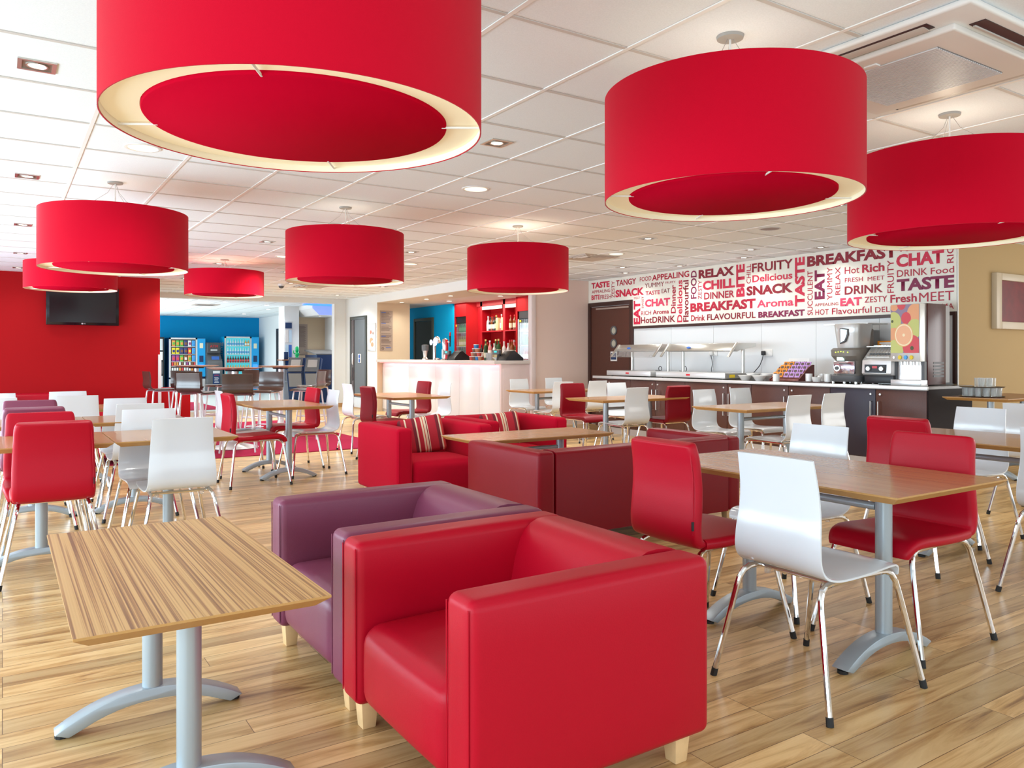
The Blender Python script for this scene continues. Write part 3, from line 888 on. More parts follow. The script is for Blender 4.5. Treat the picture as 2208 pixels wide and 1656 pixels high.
def sofa(name, label, loc, rz, W, D, m, group, seats=1, H=0.60, aw=0.13):
    """faces local +x"""
    t = thing(name, label, 'sofa' if seats > 1 else 'armchair', loc, rz, group)
    h, d = W / 2, D / 2
    for s in (-1, 1):
        a, b = sorted((s * h, s * (h - aw)))
        ar = MB().puff(-d, d - 0.012, a, b, 0.09, H, 0.028, by=0.008, bz=0.004, n=5).build('armrest', m, t, ang=80)
        yy = s * (h - aw) if s < 0 else h - aw
        for q in (a + 0.012, b - 0.012):
            MB().tube([(d - 0.0135, q, 0.11), (d - 0.0125, q, H - 0.02)], 0.0022, 6).build('seam', m, ar)
    def roll(q):
        # the inner top of the backrest rolls down towards the seat
        return q
    bk = MB().prism([(-d, 0.09), (-d, H - 0.02), (-d + 0.008, H - 0.008), (-d + 0.028, H), (-d + 0.09, H + 0.005), (-d + 0.125, H + 0.002), (-d + 0.155, H - 0.010), (-d + 0.18, H - 0.030), (-d + 0.20, H - 0.06), (-d + 0.222, H - 0.12), (-d + 0.24, 0.40), (-d + 0.24, 0.2), (-d + 0.1, 0.09)],
                    -(h - aw) + 0.001, (h - aw) - 0.001, 'y')
    bk.build('backrest', m, t, ang=50)
    for i in range(seats):
        a = -(h - aw) + (2 * (h - aw)) * i / seats
        b = -(h - aw) + (2 * (h - aw)) * (i + 1) / seats
        MB().puff(-d + 0.18, d - 0.02, a + 0.002, b - 0.002, 0.10, 0.355, 0.055, bx=0.012, bz=0.016, n=6).build('seat_cushion', m, t, ang=80)
    for sx in (-1, 1):
        for sy in (-1, 1):
            x, y = sx * (d - 0.07), sy * (h - 0.07)
            l = MB()
            vs = [(x + u * 0.022, y + v * 0.022, 0) for u, v in ((-1, -1), (1, -1), (1, 1), (-1, 1))] + [(x + u * 0.03, y + v * 0.03, 0.1) for u, v in ((-1, -1), (1, -1), (1, 1), (-1, 1))]
            l.add(vs, [(3, 2, 1, 0), (4, 5, 6, 7), (0, 1, 5, 4), (1, 2, 6, 5), (2, 3, 7, 6), (3, 0, 4, 7)])
            l.build('leg', WOODP, t, bevel=0.003)
    return t

sofa('armchair', 'big red leather cube armchair in the centre foreground', (1.312, 2.003, 0), PI, 0.83, 0.815, LEATHR, 'leather cube armchairs')
sofa('armchair', 'plum leather cube armchair just behind the big red one', (1.325, 2.84, 0), PI, 0.83, 0.815, LEATHP, 'leather cube armchairs')
sofa('two_seat_sofa', 'dark red leather two-seat sofa seen from behind in the centre', (3.53, 4.22, 0), PI / 2, 1.76, 0.86, LEATHW, None, seats=2, H=0.605)
sofa('armchair', 'red woven fabric armchair with striped cushion, left of the fabric pair', (2.945, 5.87, 0), -PI / 2, 0.85, 0.82, FABR, 'red fabric armchairs', H=0.62)
sofa('armchair', 'red woven fabric armchair with striped cushion, right of the fabric pair', (3.87, 6.08, 0), -PI / 2, 0.85, 0.82, FABR, 'red fabric armchairs', H=0.62)
sofa('armchair', 'red leather armchair against the red wall below the television', (0.35, 13.3, 0), -PI / 2, 0.9, 0.8, LEATHR, 'far red leather armchairs', H=0.62)
sofa('armchair', 'red leather armchair glimpsed low behind the left rows of white chairs', (0.72, 9.75, 0), -PI / 2, 0.9, 0.8, LEATHR, 'far red leather armchairs', H=0.60)

def cushion(label, loc, rot):
    o = MB().puff(-0.19, 0.19, -0.028, 0.028, -0.155, 0.155, 0.027, by=0.045, n=8).build('striped_cushion', STRIPE, ang=80)
    o.location = loc; o.rotation_euler = rot
    tag(o, label, 'cushion', 'striped cushions')
    return o
cushion('striped red and cream cushion on the left fabric armchair', (2.985, 5.99, 0.508), (math.radians(-14), math.radians(-9), math.radians(-18)))
cushion('striped red and cream cushion on the right fabric armchair', (3.90, 6.19, 0.495), (math.radians(-16), math.radians(-5), math.radians(-12)))

# ------------------------------------------------------------------ drum pendants
def pendant(label, x, y, zb=1.826, zt=2.248):
    t = thing('drum_pendant_light', label, 'lamp', (x, y, 0), 0, 'large red drum pendants')
    R = 0.507
    d = MB().lathe([(R - 0.003, zb), (R, zb), (R, zt), (R - 0.003, zt)], 96, close=True).build('drum_shade', SHADE, t, ang=60)
    MB().box(R - 0.001, R + 0.0012, -0.012, 0.012, zb, zt).build('seam', SHADE, d)
    MB().lathe([(R - 0.0045, zb + 0.002), (R - 0.0032, zb + 0.002), (R - 0.0032, zt - 0.002), (R - 0.0045, zt - 0.002)], 96, close=True).build('lining', LINING, d, ang=60)
    MB().lathe([(0.41, zb + 0.022), (R - 0.005, zb + 0.022), (R - 0.005, zb + 0.026), (0.41, zb + 0.026)], 96, close=True).build('diffuser_ring', RINGM, t, ang=60)
    MB().lathe([(0.0001, zb + 0.012), (0.405, zb + 0.012), (0.408, zb + 0.016), (0.408, zb + 0.028), (0.0001, zb + 0.028)], 96).build('diffuser_disc', mat('red_disc_fabric', (0.52, 0.0015, 0.022), 0.9, spec=0.02, bump=0.25, bscale=700, vary=0.10), t, ang=60)
    for k in range(4):
        a = PI / 4 + k * PI / 2 + 0.25
        c, s = math.cos(a), math.sin(a)
        MB().cyl((0.395 * c, 0.395 * s, zb + 0.014), ((R - 0.004) * c, (R - 0.004) * s, zb + 0.014), 0.0035, None, 8).build('bracket', TRIMW, t)
    MB().lathe([(0.0001, CH - 0.014), (0.052, CH - 0.012), (0.055, CH - 0.001), (0.0001, CH - 0.001)], 32).build('ceiling_rose', DUSTY, t)
    MB().cyl((0, 0, 2.12), (0, 0, CH - 0.012), 0.0045, None, 8).build('flex', TRIMW, t)
    MB().lathe([(0.0001, 2.06), (0.02, 2.06), (0.02, 2.13), (0.0001, 2.13)], 16).build('lamp_holder', TRIMW, t)
    for k in range(3):
        a = 0.9 + k * 2 * PI / 3
        c, s = math.cos(a), math.sin(a)
        MB().tube([(0.012 * c, 0.012 * s, CH - 0.014), (0.05 * c, 0.05 * s, 2.40), (0.16 * c, 0.16 * s, 2.315), (0.34 * c, 0.34 * s, 2.25), (0.496 * c, 0.496 * s, 2.24)], 0.0013, 5).build('suspension_wire', DUSTY, t)
    return t
PX_, PY_ = (0.71, 2.52, 4.33), (2.19, 6.55, 11.0)
PPOS = {(0, 0): (0.703, 2.17), (1, 0): (2.483, 2.19), (2, 0): (4.27, 2.25)}
pend = [
 (0, 0, 'largest red drum pendant, cut by the top edge of the photo', 2),
 (1, 0, 'red drum pendant at upper right with its ceiling rose in full view', 3),
 (2, 0, 'red drum pendant cut by the right edge of the photo', 4),
 (0, 1, 'red drum pendant at left in front of the red wall', 2),
 (1, 1, 'red drum pendant in the middle of the second row', 3),
 (2, 1, 'red drum pendant in front of the bar, right end of the second row', 7),
 (0, 2, 'small far red drum pendant overlapping the television', 2),
 (1, 2, 'small far red drum pendant above the lobby opening', 3),
]
p0 = None
for i, j, lb, pw in pend:
    qx, qy = PPOS.get((i, j), (PX_[i], PY_[j]))
    if p0 is None: p0 = pendant(lb, qx, qy, 1.812, 2.235)
    elif j == 1 and i == 0: p1 = pendant(lb, qx, qy)
    elif j == 1: dup(p1, (qx, qy, 0), 0, lb)
    elif j == 2 and i == 0: p2 = pendant(lb, qx, qy, 1.99, 2.315)
    elif j == 2: dup(p2, (qx, qy, 0), 0, lb)
    else: dup(p0, (qx, qy, 0), 0, lb)
    l = bpy.data.lights.new('pendant_lamp_glow', 'POINT')
    l.energy = pw * 0.55; l.color = (1.0, 0.88, 0.68); l.shadow_soft_size = 0.06
    lo = bpy.data.objects.new('pendant_lamp_glow', l); COL.objects.link(lo)
    lo.location = (qx, qy, 2.20)

# ------------------------------------------------------------------ ceiling fittings
sq0 = None
def square_spot(x, y, lb, z=CH):
    global sq0
    if sq0 is None:
        t = thing('square_downlight', lb, 'ceiling light', (x, y, z), 0, 'square recessed downlights')
        m = MB()
        a, b = 0.075, 0.058
        for (x0, x1, y0, y1) in ((-a, a, -a, -b), (-a, a, b, a), (-a, -b, -b, b), (b, a, -b, b)): m.box(x0, x1, y0, y1, -0.006, -0.0003)
        m.build('trim_frame', STEEL, t)
        MB().box(-b, b, -b, b, -0.0022, -0.0012).build('recess_plate', BRASSY, t)
        MB().lathe([(0.0001, -0.0062), (0.032, -0.005), (0.034, -0.0023)], 20).build('lamp', LAMPW, t)
        MB().lathe([(0.036, -0.0023), (0.038, -0.006), (0.044, -0.006), (0.044, -0.0023)], 24).build('gimbal_ring', STEEL, t)
        sq0 = t
    else:
        dup(sq0, (x, y, z), 0, lb)
SPOTS = [
 (0.13, 4.10, 'square downlight in the top left corner of the ceiling'),
 (0.15, 6.66, 'square downlight above the left pendant, second from the corner'),
 (0.17, 9.15, 'square downlight at far left just above the left pendant rim'),
 (0.19, 11.7, 'small square downlight at the left edge, second from the red wall'),
 (0.20, 13.65, 'small square downlight nearest the red wall at the left edge'),
 (2.53, 4.06, 'square downlight right beside the rim of the largest pendant'),
 (6.03, 4.12, 'square downlight between the two right-hand pendants'),
 (6.00, 6.46, 'square downlight above the FOOD and RELAX part of the mural ceiling'),
 (7.68, 6.45, 'square downlight nearer the mural above FRUITY, left of a pair'),
 (8.22, 7.02, 'square downlight above SNACK, right of a pair near the mural'),
 (7.63, 8.76, 'dim square downlight above TANGY, farther from the mural'),
 (8.18, 9.32, 'square downlight above TANGY, closer to the mural'),
 (8.20, 8.17, 'square downlight above APPEALING close to the mural'),
 (8.22, 5.86, 'square downlight above BREAKFAST close to the mural top'),
 (2.53, 9.0, 'square downlight left of the middle pendant'),
 (4.29, 8.91, 'square downlight right of the middle pendant'),
 (4.32, 13.88, 'dark square downlight below the middle pendant at left'),
 (6.0, 13.68, 'dark square downlight below the middle pendant at right, before the bar'),
 (6.01, 16.1, 'dark square downlight close to the white wall corner'),
 (3.69, 12.08, 'dark square downlight just left of the middle pendant rim'),
 (2.56, 11.5, 'dark square downlight above the far pendant of the opening'),
 (2.57, 14.0, 'dark square downlight left of the far pendant, above the red wall end'),
]
for x, y, lb in SPOTS: square_spot(x, y, lb)
rd0 = None
ROUNDS = [
 (0.735, 5.36, 'round yellowish downlight under the left part of the largest pendant'),
 (3.09, 5.27, 'round yellowish downlight in the middle of the ceiling'),
 (4.85, 5.275, 'round downlight half under the upper right pendant rim'),
 (3.09, 10.24, 'round downlight at the left rim of the middle pendant'),
 (4.85, 10.09, 'round downlight at the right rim of the middle pendant'),
 (3.15, 14.6, 'round downlight at the rim of the far pendant over the opening'),
 (4.88, 15.0, 'round downlight before the lobby opening, under the middle pendant'),
 (6.56, 7.65, 'round downlight right of the bar-side pendant'),
]
for x, y, lb in ROUNDS:
    if rd0 is None:
        rd0 = thing('round_downlight', lb, 'ceiling light', (x, y, CH), 0, 'round recessed downlights')
        MB().lathe([(0.088, -0.0005), (0.09, -0.006), (0.106, -0.005), (0.108, -0.0005)], 36).build('trim_ring', TRIMW, rd0)
        MB().lathe([(0.0001, -0.004), (0.086, -0.0035), (0.087, -0.0008)], 36).build('diffuser', LAMPY, rd0)
    else:
        dup(rd0, (x, y, CH), 0, lb)
t = thing('ceiling_speaker', 'round grey slotted speaker grille in the ceiling before the mural', 'speaker', (6.58, 5.28, CH))
m = MB().lathe([(0.095, -0.0005), (0.095, -0.006), (0.108, -0.004), (0.108, -0.0005)], 32)
m.build('rim', LGREY, t)
m = MB()
for i in range(-5, 6):
    w = math.sqrt(0.094 ** 2 - (i * 0.016) ** 2)
    m.box(-w, w, i * 0.016 - 0.004, i * 0.016 + 0.004, -0.005, -0.001)
m.build('grille', mat('pinkish_grey_grille', (0.42, 0.33, 0.30), 0.6), t)

def square_vent(label, x, y, s=0.29):
    t = thing('ceiling_vent', label, 'vent', (x, y, CH), 0, 'square ceiling vents')
    for k in range(4):
        a = s - k * s * 0.24
        b = a - s * 0.15
        m = MB()
        vs = [(sx * p, sy * p, z) for p, z in ((a, -0.001), (a - 0.004, -0.012), (b, -0.001)) for sx, sy in ((-1, -1), (1, -1), (1, 1), (-1, 1))]
        fs = []
        for r in range(2):
            for q in range(4): fs.append((r * 4 + q, (r + 1) * 4 + q, (r + 1) * 4 + (q + 1) % 4, r * 4 + (q + 1) % 4))
        m.add(vs, fs).build('vane', mat('vent_vane_beige', (0.55, 0.48, 0.42), 0.5), t)
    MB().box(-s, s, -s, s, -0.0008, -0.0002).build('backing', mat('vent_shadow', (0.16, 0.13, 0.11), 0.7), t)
    return t
square_vent('square ceiling vent right of the bar-side pendant', 6.49, 8.12)
square_vent('square ceiling vent before the lobby opening, under the middle pendant', 4.82, 14.3)
t = thing('motion_sensor', 'small white dome sensor with dark base hanging from the ceiling near the far pendant', 'sensor', (4.23, 14.16, CH))
MB().lathe([(0.0001, -0.04), (0.055, -0.04), (0.06, -0.03), (0.06, -0.0005)], 20).build('housing', TRIMW, t)
MB().lathe([(0.0001, -0.085), (0.03, -0.078), (0.045, -0.06), (0.045, -0.04)], 20).build('dome', DGREY, t)

# air-conditioning cassette
t = thing('ceiling_air_conditioner', 'square white ceiling air-conditioning cassette with a ribbed grille at top right', 'air conditioner', (3.42, 1.98, 0))
fr = MB().puff(-0.50, 0.50, -0.52, 0.52, CH - 0.028, CH - 0.001, 0.012, n=2).build('surround', TRIMW, t)
for (x0, x1, y0, y1) in ((-0.455, -0.395, -0.33, 0.33), (0.395, 0.455, -0.33, 0.33), (-0.31, 0.31, -0.475, -0.415), (-0.31, 0.31, 0.415, 0.475)):
    sl = MB().box(x0, x1, y0, y1, CH - 0.031, CH - 0.0275).build('air_slot', mat('dark_red_brown_slot', (0.035, 0.012, 0.012), 0.5), t)
    if x1 - x0 < 0.1:
        s = 1 if x0 > 0 else -1
        xa, xb = (x0, x1 - 0.012) if s > 0 else (x0 + 0.012, x1)
        f = MB().prism([(xa, CH - 0.032), (xb, CH - 0.05 + 0.012), (xb, CH - 0.044 + 0.012), (xa, CH - 0.036 + 0.008)], y0 + 0.02, y1 - 0.02, 'y')
    else:
        ya, yb = (y0, y1 - 0.012) if y0 > 0 else (y0 + 0.012, y1)
        f = MB().prism([(ya, CH - 0.032), (yb, CH - 0.038), (yb, CH - 0.032 + 0.0), (ya, CH - 0.0285)], x0 + 0.02, x1 - 0.02, 'x')
    if y1 < 0: f = MB().box(x0 + 0.02, x1 - 0.02, y1 - 0.014, y1 - 0.004, CH - 0.036, CH - 0.029)
    f.build('air_flap', mat('beige_grey_flap', (0.55, 0.50, 0.45), 0.4), t, bevel=0.002)
ip = MB().puff(-0.375, 0.375, -0.395, 0.395, CH - 0.055, CH - 0.026, 0.01, n=2).build('intake_panel', mat('warm_white_plastic', (0.74, 0.70, 0.65), 0.4), t)
MB().box(-0.262, 0.262, -0.27, 0.27, CH - 0.0565, CH - 0.0552).build('grille_backing', mat('grille_shadow', (0.22, 0.22, 0.22), 0.6), t)
m = MB()
for i in range(34):
    x = -0.258 + i * 0.01564
    m.box(x - 0.0045, x + 0.0045, -0.266, 0.266, CH - 0.061, CH - 0.0562)
m.build('grille', mat('pale_grille', (0.66, 0.66, 0.67), 0.4), t)
MB().puff(-0.305, -0.27, -0.03, 0.03, CH - 0.062, CH - 0.054, 0.004, n=2).build('latch', TRIMW, t)
# ------------------------------------------------------------------ breakfast servery
ct = thing('servery_counter', 'long walnut-brown breakfast counter under the word mural', 'counter', (0, 0, 0))
CX0, CX1, CY0, CY1, CZ = 7.70, 8.545, 4.275, 9.50, 0.87
MB().box(CX0 - 0.02, CX1, CY0 - 0.01, CY1 + 0.01, CZ - 0.004, CZ).box(CX0 + 0.004, CX1, CY0 + 0.004, CY1, CZ - 0.028, CZ - 0.004).build('worktop', CTOP, ct)
MB().box(CX0 - 0.024, CX0 - 0.001, CY0 - 0.012, CY1 + 0.012, CZ - 0.036, CZ + 0.0015).build('worktop_edge', STEELP, ct, bevel=0.002)
MB().box(CX0 + 0.03, CX1, CY0 + 0.012, CY1, 0.10, CZ - 0.03).build('carcass', DBROWN, ct)
MB().box(CX0 + 0.07, CX1, CY0 + 0.04, CY1 - 0.02, 0.0, 0.10).build('plinth', STEELP, ct)
MB().box(CX0 + 0.012, CX1, CY0 - 0.006, CY0 + 0.012, 0.02, CZ - 0.03).build('end_panel', COUNTERD, ct)
edges = [4.285, 4.831, 5.372, 5.923, 6.465, 6.847, 7.58, 8.153, 8.678, 9.20, 9.48]
for i in range(len(edges) - 1):
    a, b = edges[i] + 0.003, edges[i + 1] - 0.003
    m_ = mat('blue_black_laminate', (0.030, 0.024, 0.045), 0.4) if i == 1 else COUNTERB
    dr = MB().box(CX0 + 0.008, CX0 + 0.028, a, b, 0.11, CZ - 0.045).build('door', m_, ct, bevel=0.0015)
    left = (i % 2 == 0)
    yk = b - 0.05 if left else a + 0.05
    MB().cyl((CX0 + 0.008, yk, 0.775), (CX0 - 0.002, yk, 0.775), 0.011, None, 14).build('lock', STEELP, dr)
    yh = b - 0.04 if left else a + 0.04
    MB().tube([(CX0 + 0.008, yh, 0.70), (CX0 - 0.022, yh, 0.70), (CX0 - 0.022, yh, 0.42), (CX0 + 0.008, yh, 0.42)], 0.006, 8).build('handle', STEEL, dr)

def gantry(label, ya, yb, glass, badge=True):
    """heated carvery gantry: ya > yb (ya is the left end)"""
    t = thing('heated_gantry', label, 'food warmer', (0, 0, 0), 0, 'stainless steel heated gantries')
    zb = CZ
    MB().box(7.78, 8.36, yb + 0.03, ya, zb + 0.012, zb + 0.085).build('hot_plate', STEELP, t, bevel=0.006)
    for y in (yb + 0.1, ya - 0.08):
        for x in (7.83, 8.3):
            MB().cyl((x, y, zb), (x, y, zb + 0.014), 0.016, None, 10).build('foot', BLACKP, t)
    for y in (yb + 0.06, ya - 0.16):
        MB().cyl((8.16, y, zb + 0.08), (8.16, y, 1.275), 0.022, None, 16).build('upright', STEEL, t)
    hd = MB().prism([(7.96, 1.235), (7.90, 1.25), (7.97, 1.345), (8.32, 1.345), (8.32, 1.30), (8.02, 1.255)], yb - 0.02, ya - 0.06, 'y').build('heated_hood', STEEL, t, bevel=0.003)
    for y in (yb, ya - 0.07):
        MB().prism([(7.985, 1.352), (7.965, 1.35), (7.80, 1.165), (7.82, 1.16)], y - 0.018, y + 0.018, 'y').build('glass_arm', STEEL, t, bevel=0.002)
    if glass:
        MB().add([(7.80, yb + 0.02, 1.16), (7.80, ya - 0.09, 1.16), (7.93, ya - 0.09, 1.30), (7.93, yb + 0.02, 1.30), (7.806, yb + 0.02, 1.156), (7.806, ya - 0.09, 1.156), (7.936, ya - 0.09, 1.296), (7.936, yb + 0.02, 1.296)],
                 [(0, 1, 2, 3), (4, 7, 6, 5), (0, 4, 5, 1), (1, 5, 6, 2), (2, 6, 7, 3), (3, 7, 4, 0)]).build('sneeze_guard', GLASS, t)
    b = MB().lathe([(0.0001, 0), (0.03, 0), (0.03, 0.003), (0.0001, 0.003)], 20).build('badge', INKB, t)
    ym = (ya + yb) / 2
    b.matrix_local = Matrix.Translation((7.922, ym + 0.15, 1.292)) @ Matrix.Rotation(math.radians(-58), 4, 'Y') @ Matrix.Diagonal((0.55, 1.3, 1, 1))
    s = MB().box(7.777, 7.781, ym - 0.01, ym + 0.06, zb + 0.04, zb + 0.062).build('heat_label', REDP, t)
    return t
g1 = gantry('stainless heated gantry with glass guard, left one of two on the counter', 9.30, 8.30, True)
g2 = gantry('stainless heated gantry without glass, right one of two on the counter', 8.22, 6.92, False)
MB().box(7.79, 8.35, 6.945, 6.952, CZ + 0.015, CZ + 0.082).build('control_panel', MGREY, g2)
MB().box(7.86, 7.96, 6.940, 6.945, CZ + 0.025, CZ + 0.065).build('warning_label', YEL, g2)
MB().cyl((8.08, 6.946, CZ + 0.045), (8.08, 6.925, CZ + 0.045), 0.018, None, 14).build('dial', BLACKP, g2)

def loop(label, y, x=8.25, r=0.04):
    pts = [(x, y + r * math.cos(a), CZ + 0.118 + r * math.sin(a)) for a in [i * 2 * PI / 20 - PI / 2 for i in range(20)]]
    o = MB().tube(pts + [pts[0], (x, y + 0.1, CZ + 0.088)], 0.005, 6).build('power_cord', BLACKP)
    tag(o, label, 'cord', 'power cords on the counter')
loop('short loop of black cord behind the left gantry upright', 8.62, r=0.032)
loop('round loop of black cord beside the middle gantry upright', 8.12)

def socket(label, y, z, plug):
    t = thing('wall_socket', label, 'socket', (8.566, y, z), 0, 'white double sockets')
    MB().box(-0.012, 0, -0.075, 0.075, -0.045, 0.045).build('face_plate', SOCKETW, t, bevel=0.003)
    MB().box(-0.015, -0.011, -0.055, -0.04, 0.012, 0.03).build('switch', SOCKETW, t)
    MB().box(-0.015, -0.011, 0.04, 0.055, 0.012, 0.03).build('switch', SOCKETW, t)
    return t
socket('white socket behind the right gantry with a cord hanging down', 7.86, 1.22, 0)
socket('white socket with a black plug right of the right gantry', 6.90, 1.22, 1)
p = thing('plug_and_cord', 'black plug with cord running diagonally down to the counter', 'plug', (8.55, 6.95, 1.215))
MB().puff(-0.045, -0.002, -0.026, 0.026, -0.03, 0.03, 0.012, n=2).build('plug', BLACKP, p)
MB().tube([(-0.03, 0, -0.03), (-0.03, 0.01, -0.08), (-0.05, 0.04, -0.17), (-0.08, 0.12, -0.27), (-0.14, 0.22, -0.335), (-0.2, 0.34, -0.338)], 0.0055, 7).build('cord', BLACKP, p)
p = thing('plug_and_cord', 'white plug with thin dark cord hanging wavily behind the right gantry', 'plug', (8.55, 7.87, 1.215))
MB().puff(-0.045, -0.002, -0.026, 0.026, -0.03, 0.03, 0.012, n=2).build('plug', SOCKETW, p)
MB().tube([(-0.03, 0, -0.03), (-0.03, -0.02, -0.09), (-0.04, -0.04, -0.16), (-0.04, -0.02, -0.22), (-0.05, -0.04, -0.30)], 0.0055, 7).build('cord', DGREY, p)

# tea rack
t = thing('tea_display_rack', 'brown curved-sided tea sachet rack with a white name card on the counter', 'display rack', (8.05, 6.13, CZ))
side = [(-0.16, 0), (0.14, 0), (0.14, 0.20), (0.10, 0.20), (0.02, 0.165), (-0.07, 0.09), (-0.13, 0.04), (-0.16, 0.03)]
for y in (-0.21, 0.20): MB().prism(side, y, y + 0.012, 'y').build('side_panel', mat('oxblood_wood', (0.16, 0.03, 0.02), 0.4), t)
MB().prism([(-0.15, 0.004), (0.13, 0.004), (0.13, 0.19), (-0.145, 0.02)], -0.198, 0.20, 'y').build('stepped_base', mat('oxblood_wood', (0.16, 0.03, 0.02), 0.4), t)
PUR = mat('lilac_sachet', (0.50, 0.27, 0.62), 0.5)
fs_ = None
for r in range(4):
    for c in range(5):
        x = -0.125 + r * 0.068; z = 0.052 + r * 0.042
        y = 0.16 - c * 0.08
        o = MB().add([(-0.004, -0.033, 0), (-0.004, 0.033, 0), (0.026, 0.033, 0.058), (0.026, -0.033, 0.058), (0.002, -0.033, -0.003), (0.002, 0.033, -0.003), (0.032, 0.033, 0.055), (0.032, -0.033, 0.055)],
                     [(0, 1, 2, 3), (4, 7, 6, 5), (0, 4, 5, 1), (1, 5, 6, 2), (2, 6, 7, 3), (3, 7, 4, 0)]).build('tea_sachet', ORANGE if c < 2 else PUR, None)
        MB().add([(0.0045, -0.02, 0.018), (0.0045, 0.02, 0.018), (0.0185, 0.02, 0.046), (0.0185, -0.02, 0.046)], [(0, 1, 2, 3)]).build('sachet_print', INK, o, loc=(-0.001, 0, 0.0008))
        o.location = (8.05 + x, 6.13 + y, CZ + z)
        tag(o, ['orange tea sachet in the brown rack', 'lilac tea sachet in the brown rack'][c > 1], 'tea sachet', 'orange tea sachets' if c < 2 else 'lilac tea sachets')
cd_ = MB().puff(0.128, 0.134, -0.15, 0.15, 0.19, 0.275, 0.0028, n=2).build('name_card', TRIMW, t)
text_mesh('TWININGS', 'card_text', INK, cd_, (0.115, -0.115, 0.212, 0.240), ('x', 0.1265))

# bowls, mugs, trays
def bowl(label, x, y):
    o = MB().lathe([(0.0001, 0), (0.045, 0), (0.05, 0.006), (0.075, 0.045), (0.092, 0.062), (0.093, 0.066), (0.086, 0.064), (0.068, 0.044), (0.04, 0.012), (0.0001, 0.01)], 24).build('bowl', CERAM, loc=(x, y, CZ))
    tag(o, label, 'bowl', 'white bowls on the counter')
bowl('white bowl, left one of two beside the tea rack', 7.83, 6.66)
bowl('white bowl, right one of two beside the tea rack', 7.83, 6.44)
for dx, dy in ((0, 0), (0.02, -0.21)):
    for k in range(1, 3):
        o = MB().lathe([(0.0001, 0), (0.045, 0), (0.05, 0.006), (0.075, 0.045), (0.092, 0.062), (0.093, 0.066), (0.086, 0.064), (0.068, 0.044), (0.04, 0.012), (0.0001, 0.01)], 24).build('bowl', CERAM, loc=(7.99 + dx, 6.67 + dy, CZ + 0.02 * (k - 1)))
        tag(o, 'white bowl in the small stacks behind the two front bowls', 'bowl', 'stacked white bowls')
mug0 = None
def mug(label, x, y, z=CZ, rz=0.0, s=1.0):
    global mug0
    if mug0 is None:
        mug0 = thing('mug', label, 'mug', (x, y, z), rz, 'white mugs on the counter')
        MB().lathe([(0.0001, 0), (0.034, 0), (0.038, 0.004), (0.039, 0.09), (0.036, 0.09), (0.034, 0.01), (0.0001, 0.008)], 20).build('cup', CERAM, mug0)
        MB().tube([(0.038, 0, 0.072), (0.056, 0, 0.068), (0.062, 0, 0.048), (0.054, 0, 0.026), (0.037, 0, 0.02)], 0.005, 7).build('handle', CERAM, mug0)
    else:
        dup(mug0, (x, y, z), rz, label)
mug('white mug standing alone right of the bowls', 7.80, 6.17)
for i, (x, y) in enumerate([(7.84, 5.74), (7.85, 5.50), (7.98, 5.66), (7.99, 5.54), (8.10, 5.70), (8.10, 5.56)]):
    mug(['white mug at the left front of the brown tray', 'white mug at the right front of the brown tray', 'white mug in the middle row of the tray, left', 'white mug in the middle row of the tray, right', 'white mug in the back row of the tray, left', 'white mug in the back row of the tray, right'][i], x, y, CZ + 0.012, 1.2)
o = MB().puff(7.74, 8.17, 5.42, 5.92, CZ, CZ + 0.012, 0.005, n=2).build('serving_tray', DBROWN)
tag(o, 'dark brown tray carrying white mugs on the counter', 'tray')
o = MB().lathe([(0.0001, 0), (0.04, 0), (0.055, 0.055), (0.052, 0.055), (0.038, 0.006), (0.0001, 0.005)], 20).build('sugar_bowl', CERAM, loc=(7.82, 5.625, CZ + 0.012))
tag(o, 'white pot full of dark sachets between the tray mugs', 'pot')
for k in range(7):
    q = MB().box(-0.003, 0.003, -0.014, 0.014, 0, 0.05).build('sachet', INK if k % 2 else TRIMW, loc=(7.80 + 0.007 * k, 5.60 + 0.008 * k, CZ + 0.035))
    q.rotation_euler = (0.2 - 0.06 * k, 0.3, 0.5 * k)
    tag(q, 'small sachet standing in the white pot on the mug tray', 'sachet', 'sachets in the white pot')

# cereal / hot drink dispenser
t = thing('drinks_dispenser', 'tall silver and brown hot drinks machine on the counter', 'drinks machine', (7.98, 5.27, CZ))
t.scale = (1, 1, 0.93)
def rect_lathe(secs, n=20):
    """stack of rounded-rect sections: (z, xc, hx, hy)"""
    m = MB(); vs = []; fs = []
    for z, xc, hx, hy in secs:
        for k in range(n):
            a = 2 * PI * k / n
            c, s = math.cos(a), math.sin(a)
            e = 0.55
            vs.append((xc + hx * math.copysign(abs(c) ** e, c), hy * math.copysign(abs(s) ** e, s), z))
    for i in range(len(secs) - 1):
        for k in range(n): fs.append((i * n + k, i * n + (k + 1) % n, (i + 1) * n + (k + 1) % n, (i + 1) * n + k))
    fs.append(tuple(range(n))[::-1]); fs.append(tuple((len(secs) - 1) * n + k for k in range(n)))
    return m.add(vs, fs)
rect_lathe([(0.025, 0, 0.20, 0.185), (0.09, 0, 0.205, 0.19), (0.10, 0, 0.20, 0.185)], 28).build('base', DGREY, t, bevel=0.003)
rect_lathe([(0.10, 0.02, 0.16, 0.155), (0.27, 0.02, 0.165, 0.165), (0.33, -0.01, 0.20, 0.185), (0.40, -0.01, 0.205, 0.19), (0.425, 0.0, 0.185, 0.18)], 28).build('body', TAUPE, t)
rect_lathe([(0.42, 0.01, 0.15, 0.14), (0.60, 0.0, 0.165, 0.155), (0.70, 0.0, 0.175, 0.165), (0.715, 0.0, 0.17, 0.16)], 28).build('hopper', SILVERP, t)
MB().box(0.10, 0.18, -0.14, 0.16, 0.10, 0.66).build('rear_housing', TAUPE, t, bevel=0.02, seg=3)
